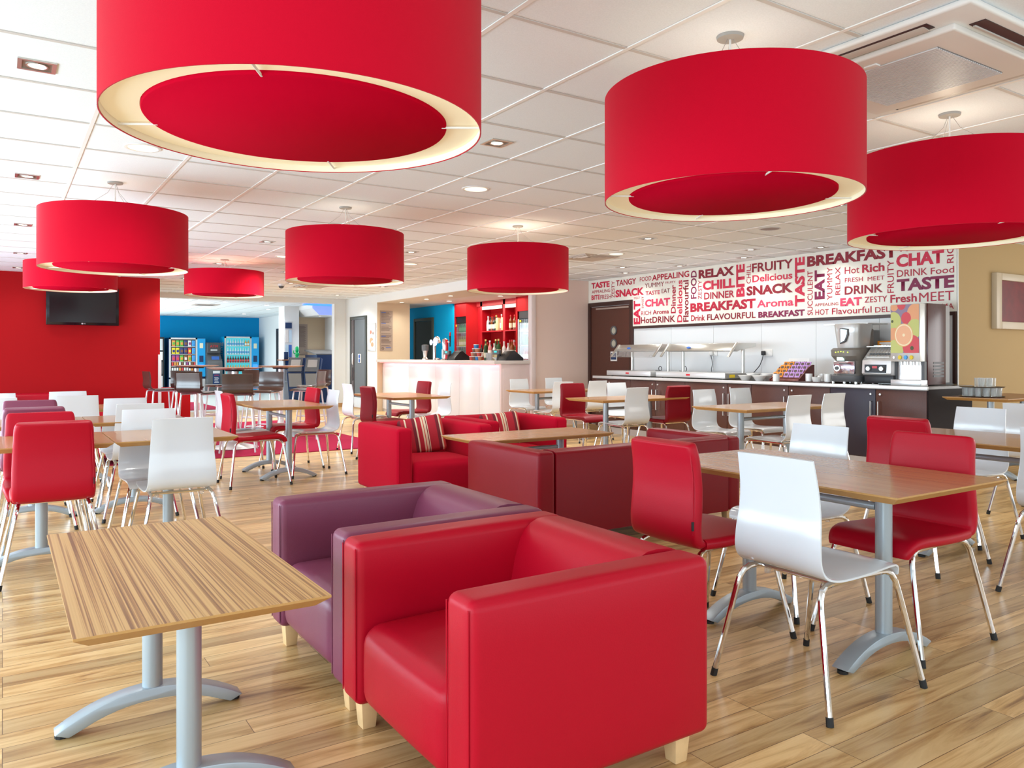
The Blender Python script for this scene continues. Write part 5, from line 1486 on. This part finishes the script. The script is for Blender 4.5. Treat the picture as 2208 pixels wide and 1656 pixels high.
def till(label, y):
    t = thing('cash_register', label, 'till', (7.02, y, BH), 0, 'black tills on the bar')
    MB().prism([(-0.13, 0), (-0.11, 0.05), (0.0, 0.16), (0.04, 0.17), (0.22, 0.04), (0.22, 0)], -0.20, 0.05, 'y').build('body', BLACKP, t, bevel=0.006)
    MB().puff(-0.10, -0.04, 0.06, 0.28, 0.10, 0.175, 0.012, n=2).build('customer_display', DGREY, t)
    MB().box(-0.102, -0.098, 0.13, 0.21, 0.135, 0.16).build('digits', mat('cyan_digits', (0.0, 0.5, 0.5), 0.4, emit=(0.0, 0.9, 0.9), es=0.8), t)
    MB().cyl((-0.05, 0.13, 0.0), (-0.05, 0.13, 0.11), 0.05, 0.03, 10).build('display_stand', BLACKP, t)
till('black till with cyan display left of the can pyramid', 12.72)
till('black till with cyan display at the right end of the bar', 10.98)
cans = [(12.07, 0, 0), (11.97, 0, 1), (11.87, 0, 2), (11.77, 0, 3), (12.02, 1, 3), (11.92, 1, 1), (11.82, 1, 0), (11.97, 2, 1), (11.87, 2, 3), (11.92, 3, 2)]
CANM = [mat('can_red', (0.55, 0.05, 0.03), 0.4), mat('can_dark_brown', (0.16, 0.05, 0.02), 0.4), mat('can_blue', (0.02, 0.20, 0.50), 0.4), mat('can_terracotta', (0.50, 0.17, 0.07), 0.4)]
for y, lv, c in cans:
    o = thing('snack_tub', ['red snack tub in the stacked pyramid on the bar', 'dark brown snack tub in the stacked pyramid on the bar', 'blue snack tub in the stacked pyramid on the bar', 'terracotta snack tub in the stacked pyramid on the bar'][c], 'tub', (7.0, y, BH + lv * 0.07), 0, ['red snack tubs', 'dark brown snack tubs', 'blue snack tubs', 'terracotta snack tubs'][c])
    MB().lathe([(0.0001, 0), (0.040, 0), (0.046, 0.060), (0.0001, 0.060)], 16).build('tub', CANM[c], o)
    MB().lathe([(0.0001, 0.058), (0.048, 0.058), (0.048, 0.070), (0.0001, 0.070)], 16).build('lid', TRIMW, o)
for k, (dy, dx) in enumerate([(0, 0), (0.07, 0.02), (-0.07, 0.0), (0.03, 0.09)]):
    o = MB().lathe([(0.0001, 0), (0.026, 0), (0.034, 0.13), (0.031, 0.13), (0.023, 0.006), (0.0001, 0.006)], 14).build('tumbler', GLASSW, loc=(7.0 + dx, 11.50 + dy, BH))
    tag(o, 'upright clear glass on the bar right of the snack tubs', 'glass', 'glasses on the bar')
bottle('wine', 'green bottle standing on the bar among the clear glasses', 7.02, 11.63, BH, None, 0.9)
o = MB().box(-0.06, 0.06, -0.06, 0.06, 0, 0.16).build('menu_card_box', mat('cream_carton', (0.75, 0.58, 0.30), 0.5), loc=(7.12, 11.40, BH), bevel=0.002)
tag(o, 'cream card box on the bar behind the clear glasses', 'box')
o = MB().lathe([(0.0001, 0), (0.03, 0), (0.035, 0.01), (0.09, 0.05), (0.085, 0.052), (0.03, 0.015), (0.0001, 0.012)], 20).build('bowl', CERAM, loc=(7.0, 11.22, BH))
tag(o, 'white bowl on the bar before the right till', 'bowl')

# ------------------------------------------------------------------ high tables and stools
def high_table(label, x, y):
    t = thing('high_table', label, 'high table', (x, y, 0.008 if y < 14.2 else 0), 0, 'round high tables')
    MB().lathe([(0.0001, 0.999), (0.26, 0.999), (0.335, 1.016), (0.335, 1.022), (0.0001, 1.022)], 48).build('tabletop', HITOP, t)
    MB().lathe([(0.0001, 0.975), (0.11, 0.975), (0.12, 0.998), (0.0001, 0.998)], 24).build('mounting_plate', BLACKP, t)
    MB().cyl((0, 0, 0.05), (0, 0, 0.98), 0.036, None, 24).build('post', STEELP, t)
    MB().lathe([(0.0001, 0), (0.29, 0), (0.295, 0.008), (0.24, 0.025), (0.12, 0.055), (0.065, 0.11), (0.045, 0.19), (0.036, 0.22)], 40).build('base', STEELP, t)
high_table('round high table, left and farther one of three, before the snack machine', 2.56, 13.05)
high_table('round high table in the centre of three, nearest to the oak tables', 2.48, 10.30)
high_table('round high table at right of the three, before the navy kiosks', 3.50, 11.75)

st0 = None
def stool(label, x, y, rz, z=0.008):
    global st0
    if st0 is None:
        t = thing('bar_stool', label, 'bar stool', (x, y, z), math.radians(rz), 'brown bar stools')
        prof = [(0.205, 0.672, 0.165), (0.195, 0.69, 0.175), (0.15, 0.70, 0.185), (0.0, 0.695, 0.188), (-0.12, 0.695, 0.185), (-0.175, 0.715, 0.182), (-0.195, 0.76, 0.180), (-0.19, 0.83, 0.178), (-0.205, 0.95, 0.175)]
        swept_shell(prof, 0.012, THIN, 0.004).build('shell', STOOLB, t, ang=50)
        for sy in (-1, 1):
            for sx in (-1, 1):
                MB().tube([(0.0, 0.145 * sy, 0.676), (0.125 * sx, 0.145 * sy, 0.676), (0.145 * sx, 0.147 * sy, 0.668), (0.15 * sx, 0.15 * sy, 0.64), (0.21 * sx, 0.205 * sy, 0.0)], 0.0115, 8).build('leg', STEELP, t)
        MB().tube([(0.185, 0.185, 0.22), (-0.185, 0.185, 0.22), (-0.185, -0.185, 0.22), (0.185, -0.185, 0.22), (0.185, 0.185, 0.22)], 0.009, 8).build('foot_rail', STEELP, t)
        st0 = t
    else:
        dup(st0, (x, y, z), math.radians(rz), label)
stool('brown bar stool at left seen from the side before the end of the red wall', 1.90, 12.10, 8)
stool('brown bar stool seen against the snack machine, nearer one of an overlapping pair', 2.13, 10.72, 40)
stool('brown bar stool with greyish sheen, farther one of the pair before the snack machine', 2.20, 11.75, 80)
stool('largest brown bar stool, its back to us behind the oak four-seat table', 2.44, 9.92, 72)
stool('brown bar stool before the cash machine and drinks machine, pale highlight', 3.0, 13.3, 195)
stool('brown bar stool behind the centre high table with dark back, farther one', 3.36, 12.35, -60)
stool('brown bar stool facing us with bright reflection, right of the largest stool', 3.00, 10.80, 228)
stool('brown bar stool at right before the navy kiosks, nearer one', 3.66, 10.98, 140)
stool('brown bar stool at right before the navy kiosks, farther one mostly hidden', 4.15, 12.15, 200)
stool('brown bar stool between the left high table and the red wall end, seat edge only', 2.35, 12.62, 60)

# ------------------------------------------------------------------ lobby
VY = 26.2
def vending(name, label, x0, x1, zt, xw0, xw1, inner, frame_m, side_m):
    t = thing(name, label, 'vending machine', (0, 0, 0), 0)
    d = 0.75
    MB().box(x0, x1, VY + 0.04, VY + d, 0.06, zt).build('body', side_m, t, bevel=0.01)
    MB().box(x0, x0 + 0.05, VY, VY + 0.04, 0.45, zt).box(xw1, xw1 + 0.05, VY, VY + 0.04, 0.45, zt).box(x0, xw1 + 0.05, VY, VY + 0.04, zt - 0.05, zt).box(x0, xw1 + 0.05, VY, VY + 0.04, 0.45, 0.50).build('door_frame', frame_m, t)
    MB().box(x0 + 0.05, xw1, VY + 0.03, VY + 0.04, 0.5, zt - 0.05).build('lit_interior', inner, t)
    MB().box(xw1 + 0.05, x1, VY, VY + 0.04, 0.52, zt - 0.02).build('control_panel', VBLUE, t)
    MB().box(x0, x1, VY, VY + 0.04, 0.06, 0.45).build('lower_panel', STEELP if 'snack' in name else VBLUE, t)
    xm = (xw1 + 0.05 + x1) / 2
    MB().box(xm - 0.06, xm + 0.06, VY - 0.008, VY, 0.98, 1.18).build('keypad', NAVY, t)
    MB().box(xm - 0.05, xm + 0.05, VY - 0.008, VY, 1.42, 1.58).build('price_card', mat('pale_yellow_card', (0.75, 0.74, 0.55), 0.5), t)
    MB().box(xm - 0.07, xm + 0.07, VY - 0.012, VY, 0.22, 0.36).build('collection_flap', LGREY, t)
    MB().box(xm - 0.075, xm + 0.075, VY - 0.006, VY, 0.80, 0.90).build('display', LEDBLUE, t)
    return t
SX0, SX1, SW = 4.34, 5.41, 5.12
vending('snack_vending_machine', 'snack vending machine with rows of colourful crisp packets', SX0, SX1, 1.745, 4.39, SW, mat('dark_lit_snack_interior', (0.06, 0.05, 0.05), 0.5), STEELP, NAVY)
DX0, DX1, DW = 6.0, 7.09, 6.80
dv = vending('drinks_vending_machine', 'blue-lit drinks vending machine with rows of bottles', DX0, DX1, 1.80, 6.05, DW, TEALG, STEELP, SKYBLUE)
tm = text_mesh('vending', 'side_text', TRIMW, dv, (26.86, 26.32, 0.65, 1.62), ('x', 5.992), vertical=True)
pack_cols = [('red', (0.62, 0.05, 0.05)), ('green', (0.12, 0.42, 0.06)), ('yellow', (0.78, 0.62, 0.02)), ('navy', (0.03, 0.04, 0.16)), ('blue', (0.05, 0.30, 0.65)), ('purple', (0.30, 0.05, 0.22)), ('white', (0.70, 0.68, 0.66)), ('orange', (0.70, 0.28, 0.05)), ('brown', (0.22, 0.09, 0.04))]
grid = [[7, 1, 1, 3, 6, 4], [2, 2, 3, 3, 0, 4], [5, 5, 1, 8, 7, 4]]
pk = {}
for r in range(3):
    z = 1.47 - r * 0.235
    for c in range(6):
        n, col = pack_cols[grid[r][c]]
        x = 4.47 + c * 0.118
        lb = '%s crisp packet in the snack machine' % n
        if n not in pk:
            o = thing('crisp_packet', lb, 'crisp packet', (x, VY + 0.0, z), 0, '%s crisp packets' % n)
            MB().puff(-0.052, 0.052, -0.016, 0.016, 0, 0.19, 0.014, by=0.012, n=3).build('bag', mat('packet_' + n, col, 0.3), o)
            MB().puff(-0.034, 0.034, -0.031, -0.012, 0.05, 0.13, 0.008, n=2).build('print', mat('packet_print_' + str((grid[r][c] * 5) % 9), pack_cols[(grid[r][c] * 5 + 2) % 9][1], 0.4), o)
            pk[n] = o
        else: dup(pk[n], (x, VY + 0.0, z), 0, lb)
bars = ['red', 'white', 'brown', 'orange', 'brown', 'white', 'orange', 'red', 'purple', 'white']
bp = {}
for r in range(3):
    z = 0.86 - r * 0.17
    for c in range(10):
        n = bars[(c * (3 + r) + r) % 10]
        x = 4.44 + c * 0.072
        lb = '%s snack bar on the lower spirals of the snack machine' % n
        if n not in bp:
            bp[n] = tag(MB().puff(-0.026, 0.026, -0.012, 0.012, 0, 0.115, 0.01, n=2).build('snack_bar', mat('packet_' + n, dict(pack_cols)[n], 0.3), loc=(x, VY + 0.0, z)), lb, 'snack bar', '%s snack bars' % n)
        else: dup(bp[n], (x, VY, z), 0, lb)
sn = [o for o in COL.objects if o.name == 'snack_vending_machine'][0]
for r in range(6):
    z = (1.47, 1.235, 1.0, 0.86, 0.69, 0.52)[r]
    MB().box(4.40, SW - 0.01, VY - 0.01, VY + 0.03, z - 0.016, z - 0.002).build('shelf', STEELP, sn)
rows = [(1.50, 'water'), (1.23, 'water'), (0.96, 'cola'), (0.69, 'juice')]
for z, k in rows:
    MB().box(6.06, DW - 0.01, VY - 0.03, VY + 0.03, z - 0.016, z - 0.001).build('shelf', STEELP, dv)
    for c in range(9):
        kk = k if not (z > 1.4 and c > 6) else 'juice'
        bottle(kk, {'water': 'clear bottle in the drinks machine', 'cola': 'dark cola bottle in the drinks machine', 'juice': 'orange bottle in the drinks machine'}[kk], 6.105 + c * 0.08, VY, z, 'bottles in the drinks machine', 0.95)

t = thing('cash_machine', 'slim dark grey freestanding cash machine between the two vending machines', 'cash machine', (5.66, 26.1, 0))
MB().prism([(-0.20, 0), (0.25, 0), (0.25, 1.60), (0.12, 1.60), (0.10, 1.22), (-0.18, 1.02), (-0.22, 0.9)], -0.24, 0.21, 'x').build('body', DGREY, t, bevel=0.02)
MB().puff(-0.22, 0.20, 0.0, 0.10, 1.24, 1.60, 0.04, n=3).build('topper', mat('dark_topper', (0.05, 0.05, 0.055), 0.4), t)
text_mesh('ATM', 'topper_text', REDP, t, (-0.13, 0.11, 1.44, 1.52), ('y', -0.004))
MB().box(-0.11, 0.09, -0.006, 0, 1.34, 1.38).build('topper_strip', LGREY, t)
MB().box(-0.10, 0.12, -0.13, -0.06, 1.03, 1.16).build('screen', INKB, t).rotation_euler = (0, 0, 0)
MB().box(-0.05, 0.05, -0.215, -0.205, 0.80, 0.9).build('keypad', MGREY, t)
MB().box(-0.09, 0.12, -0.235, -0.21, 0.28, 0.62).build('notice', NAVY, t)
text_mesh('ATM', 'notice_text', REDP, t, (-0.05, 0.08, 0.54, 0.58), ('y', -0.237))
MB().box(-0.09, 0.12, -0.236, -0.2345, 0.62, 0.70).build('notice_header', LGREY, t)
m = MB()
for k in range(5): m.box(-0.05 + 0.01 * (k % 2), 0.09 - 0.015 * (k % 3), -0.2365, -0.235, 0.33 + k * 0.038, 0.345 + k * 0.038)
m.build('notice_lines', LGREY, t)

t = thing('coffee_vending_machine', 'narrow black and grey machine half hidden behind the red wall end', 'vending machine', (4.0, 26.3, 0))
MB().box(-0.25, 0.22, 0, 0.6, 0.0, 1.76).build('body', BLACKP, t, bevel=0.01)
MB().box(-0.2, 0.17, -0.01, 0, 1.35, 1.70).build('poster', LGREY, t)
MB().box(0.05, 0.17, -0.012, 0, 1.05, 1.30).build('card', TRIMW, t)
MB().box(-0.2, 0.17, -0.01, 0, 0.15, 0.55).build('lower_panel', LGREY, t)
MB().box(-0.2, 0.17, -0.012, 0, 0.62, 0.98).build('dispense_recess', DGREY, t)

t = thing('brochure_stand', 'tall narrow brochure stand with blue header on the white column', 'brochure stand', (6.155, 20.0, 0))
MB().box(-0.105, 0.105, -0.02, 0.05, 0.48, 2.06).build('frame', LGREY, t, bevel=0.003)
MB().box(-0.085, 0.085, -0.028, -0.02, 1.88, 2.03).build('header', NAVY, t)
for r, (z0, z1) in enumerate(((1.52, 1.84), (1.14, 1.46), (0.82, 1.08), (0.55, 0.78))):
    for c in range(2):
        MB().box(-0.08 + c * 0.085, -0.005 + c * 0.085, -0.032, -0.02, z0, z1).build('leaflet', [mat('leaflet_cream', (0.75, 0.70, 0.65), 0.5), mat('leaflet_pale_blue', (0.5, 0.65, 0.75), 0.5), INKB, LGREY][(r + c) % 4], t)
MB().box(-0.1, 0.1, -0.05, -0.02, 0.5, 0.54).build('tray', STEELP, t)

t = thing('notice_board', 'taupe lobby notice with small text on the beige wall behind the kiosks', 'sign', (6.68, 20.5, 0))
MB().box(-0.14, 0.14, -0.012, 0, 1.20, 2.02).build('board', SIGNB, t)
m = MB()
for k in range(30): m.box(-0.11, -0.11 + 0.17 + 0.04 * ((k * 7) % 3) / 2, -0.014, -0.012, 1.96 - k * 0.019, 1.967 - k * 0.019)
m.build('text_lines', INK, t)
MB().lathe([(0.02, 0), (0.028, 0), (0.028, 0.002), (0.02, 0.002)], 16, close=True).build('no_smoking_mark', INK, t).matrix_local = Matrix.Translation((-0.10, -0.014, 1.27)) @ Matrix.Rotation(PI / 2, 4, 'X')

t = thing('reception_desk', 'navy reception desk with grey sloping top in the lit recess', 'desk', (6.95, 19.2, 0))
MB().box(-0.32, 0.33, 0, 0.9, 0, 1.20).build('body', NAVY, t, bevel=0.004)
MB().prism([(0.0, 1.20), (0.9, 1.30), (0.9, 1.34), (-0.02, 1.23)], -0.34, 0.35, 'x').build('sloping_top', mat('grey_desk_top', (0.17, 0.165, 0.16), 0.4), t)
def kiosk(label, x, y, lbp):
    t = thing('check_in_kiosk', label, 'kiosk', (x, y, 0), math.radians(-30), 'navy self-service kiosks')
    MB().box(-0.12, 0.12, -0.06, 0.10, 0, 0.12).build('base', NAVY, t, bevel=0.01)
    MB().prism([(0.10, 0.08), (-0.02, 0.08), (-0.28, 0.78), (-0.04, 1.13), (0.10, 1.10), (-0.12, 0.76)], -0.19, 0.19, 'x').build('body', NAVY, t, bevel=0.006)
    MB().prism([(-0.285, 0.80), (-0.06, 1.125), (-0.08, 1.135), (-0.30, 0.81)], -0.16, 0.16, 'x').build('screen_panel', mat('dark_grey_kiosk_face', (0.14, 0.14, 0.14), 0.3), t)
    MB().prism([(-0.235, 0.905), (-0.115, 1.08), (-0.12, 1.085), (-0.24, 0.91)], -0.11, 0.11, 'x').build('screen', mat('pale_map_screen', (0.5, 0.45, 0.40), 0.3), t)
    MB().prism([(-0.275, 0.76), (-0.16, 0.44), (-0.175, 0.435), (-0.29, 0.755)], -0.15, 0.15, 'x').build('lower_panel', MGREY, t)
    return t
kiosk('navy slanted check-in kiosk with grey face, left one of two', 5.98, 18.72, 0)
kiosk('navy slanted check-in kiosk with grey face, right one of two', 6.30, 18.45, 0)
t = thing('wall_shelf', 'brown wall-mounted shelf ledge beside the kiosks', 'shelf', (6.12, 19.6, 0))
MB().box(-0.25, 0.32, 0, 0.40, 1.055, 1.085).build('board', HITOP, t, bevel=0.003)
MB().box(0.20, 0.23, 0.05, 0.45, 0.0, 1.055).build('support', STEELP, t)
MB().box(-0.2, -0.17, 0.05, 0.45, 0.0, 1.055).build('support', STEELP, t)
t = thing('green_statuette', 'bright green knobbly plastic bottle on the brown ledge', 'ornament', (6.30, 19.75, 1.085))
MB().lathe([(0.0001, 0), (0.05, 0), (0.055, 0.02), (0.035, 0.07), (0.055, 0.12), (0.05, 0.16), (0.03, 0.18), (0.045, 0.22), (0.05, 0.27), (0.035, 0.32), (0.0001, 0.34)], 16).build('body', GREENP, t)
MB().tube([(-0.04, 0, 0.14), (-0.09, 0, 0.17), (-0.085, 0, 0.23)], 0.016, 8).build('arm', GREENP, t)
o = MB().box(-0.05, 0.05, -0.02, 0.02, 0, 0.19).build('card_box', NAVY, loc=(6.02, 19.75, 1.085), bevel=0.002)
tag(o, 'small navy box on the brown ledge left of the green bottle', 'box')

LS = [(4.08, 19.4), (3.53, 21.5), (4.43, 19.0 + 0.3), (4.6, 21.9), (4.58, 22.9), (4.64, 24.9), (5.58, 19.9), (6.13, 21.7), (6.18, 24.5)]
l0 = None
for i, (x, y) in enumerate(LS):
    lb = ['leftmost', 'second', 'brightest near', 'third', 'fourth', 'farthest left', 'near right', 'second right', 'farthest right'][i] + ' small bright spotlight in the lobby ceiling'
    if l0 is None: l0 = round_spot('lobby_spotlight', lb, x, y, 2.455, LAMPC, 'spotlights in the lobby ceiling', 0.06)
    else: dup(l0, (x, y, 2.455), 0, lb)
l0 = round_spot('nook_spotlight', 'warm spotlight in the recess ceiling, left one of two', 6.85, 19.6, 2.2 + 0.0, LAMPW, 'spotlights in the lobby recess', 0.04)
t = thing('round_downlight', 'yellowish round downlight in the lobby ceiling at left', 'ceiling light', (3.55, 18.6, 2.455), 0, 'round recessed downlights')
MB().lathe([(0.0001, -0.004), (0.09, -0.004), (0.1, -0.0005)], 24).build('diffuser', LAMPY, t)
t = thing('ceiling_vent', 'square vent in the lobby ceiling at left', 'vent', (4.25, 20.6, 2.455), 0, 'lobby ceiling vents')
MB().box(-0.3, 0.3, -0.3, 0.3, -0.012, -0.0005).build('frame', mat('vent_vane_beige', (0.55, 0.48, 0.42), 0.5), t)
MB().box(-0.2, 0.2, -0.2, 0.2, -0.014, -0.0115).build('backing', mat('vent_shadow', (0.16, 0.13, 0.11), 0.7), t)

# real light of the recessed downlights over the darker far side of the rooms
def down(x, y, z, p, c=(0.97, 0.99, 0.95), r=0.08):
    l = bpy.data.lights.new('downlight_beam', 'SPOT')
    l.energy = p; l.color = c; l.spot_size = math.radians(150); l.spot_blend = 0.9; l.shadow_soft_size = r
    o = bpy.data.objects.new('downlight_beam', l); COL.objects.link(o)
    o.location = (x, y, z - 0.03)
for x, y, lb in ROUNDS: down(x, y, CH, 150 if y > 7 else 45, r=0.1)
for x, y, lb in SPOTS[1:]: down(x, y, CH, 24 if x > 7.5 else ((95 if y > 5 else 45) if x > 5 else (88 if y > 8.5 and x > 2 else 16)))
for x, y in LS: down(x, y, 2.455, 50, (0.92, 0.98, 1.0))
for y in (15.1, 13.95, 12.95): down(7.05, y, 2.304, 26)
down(6.85, 19.4, 2.2, 45)
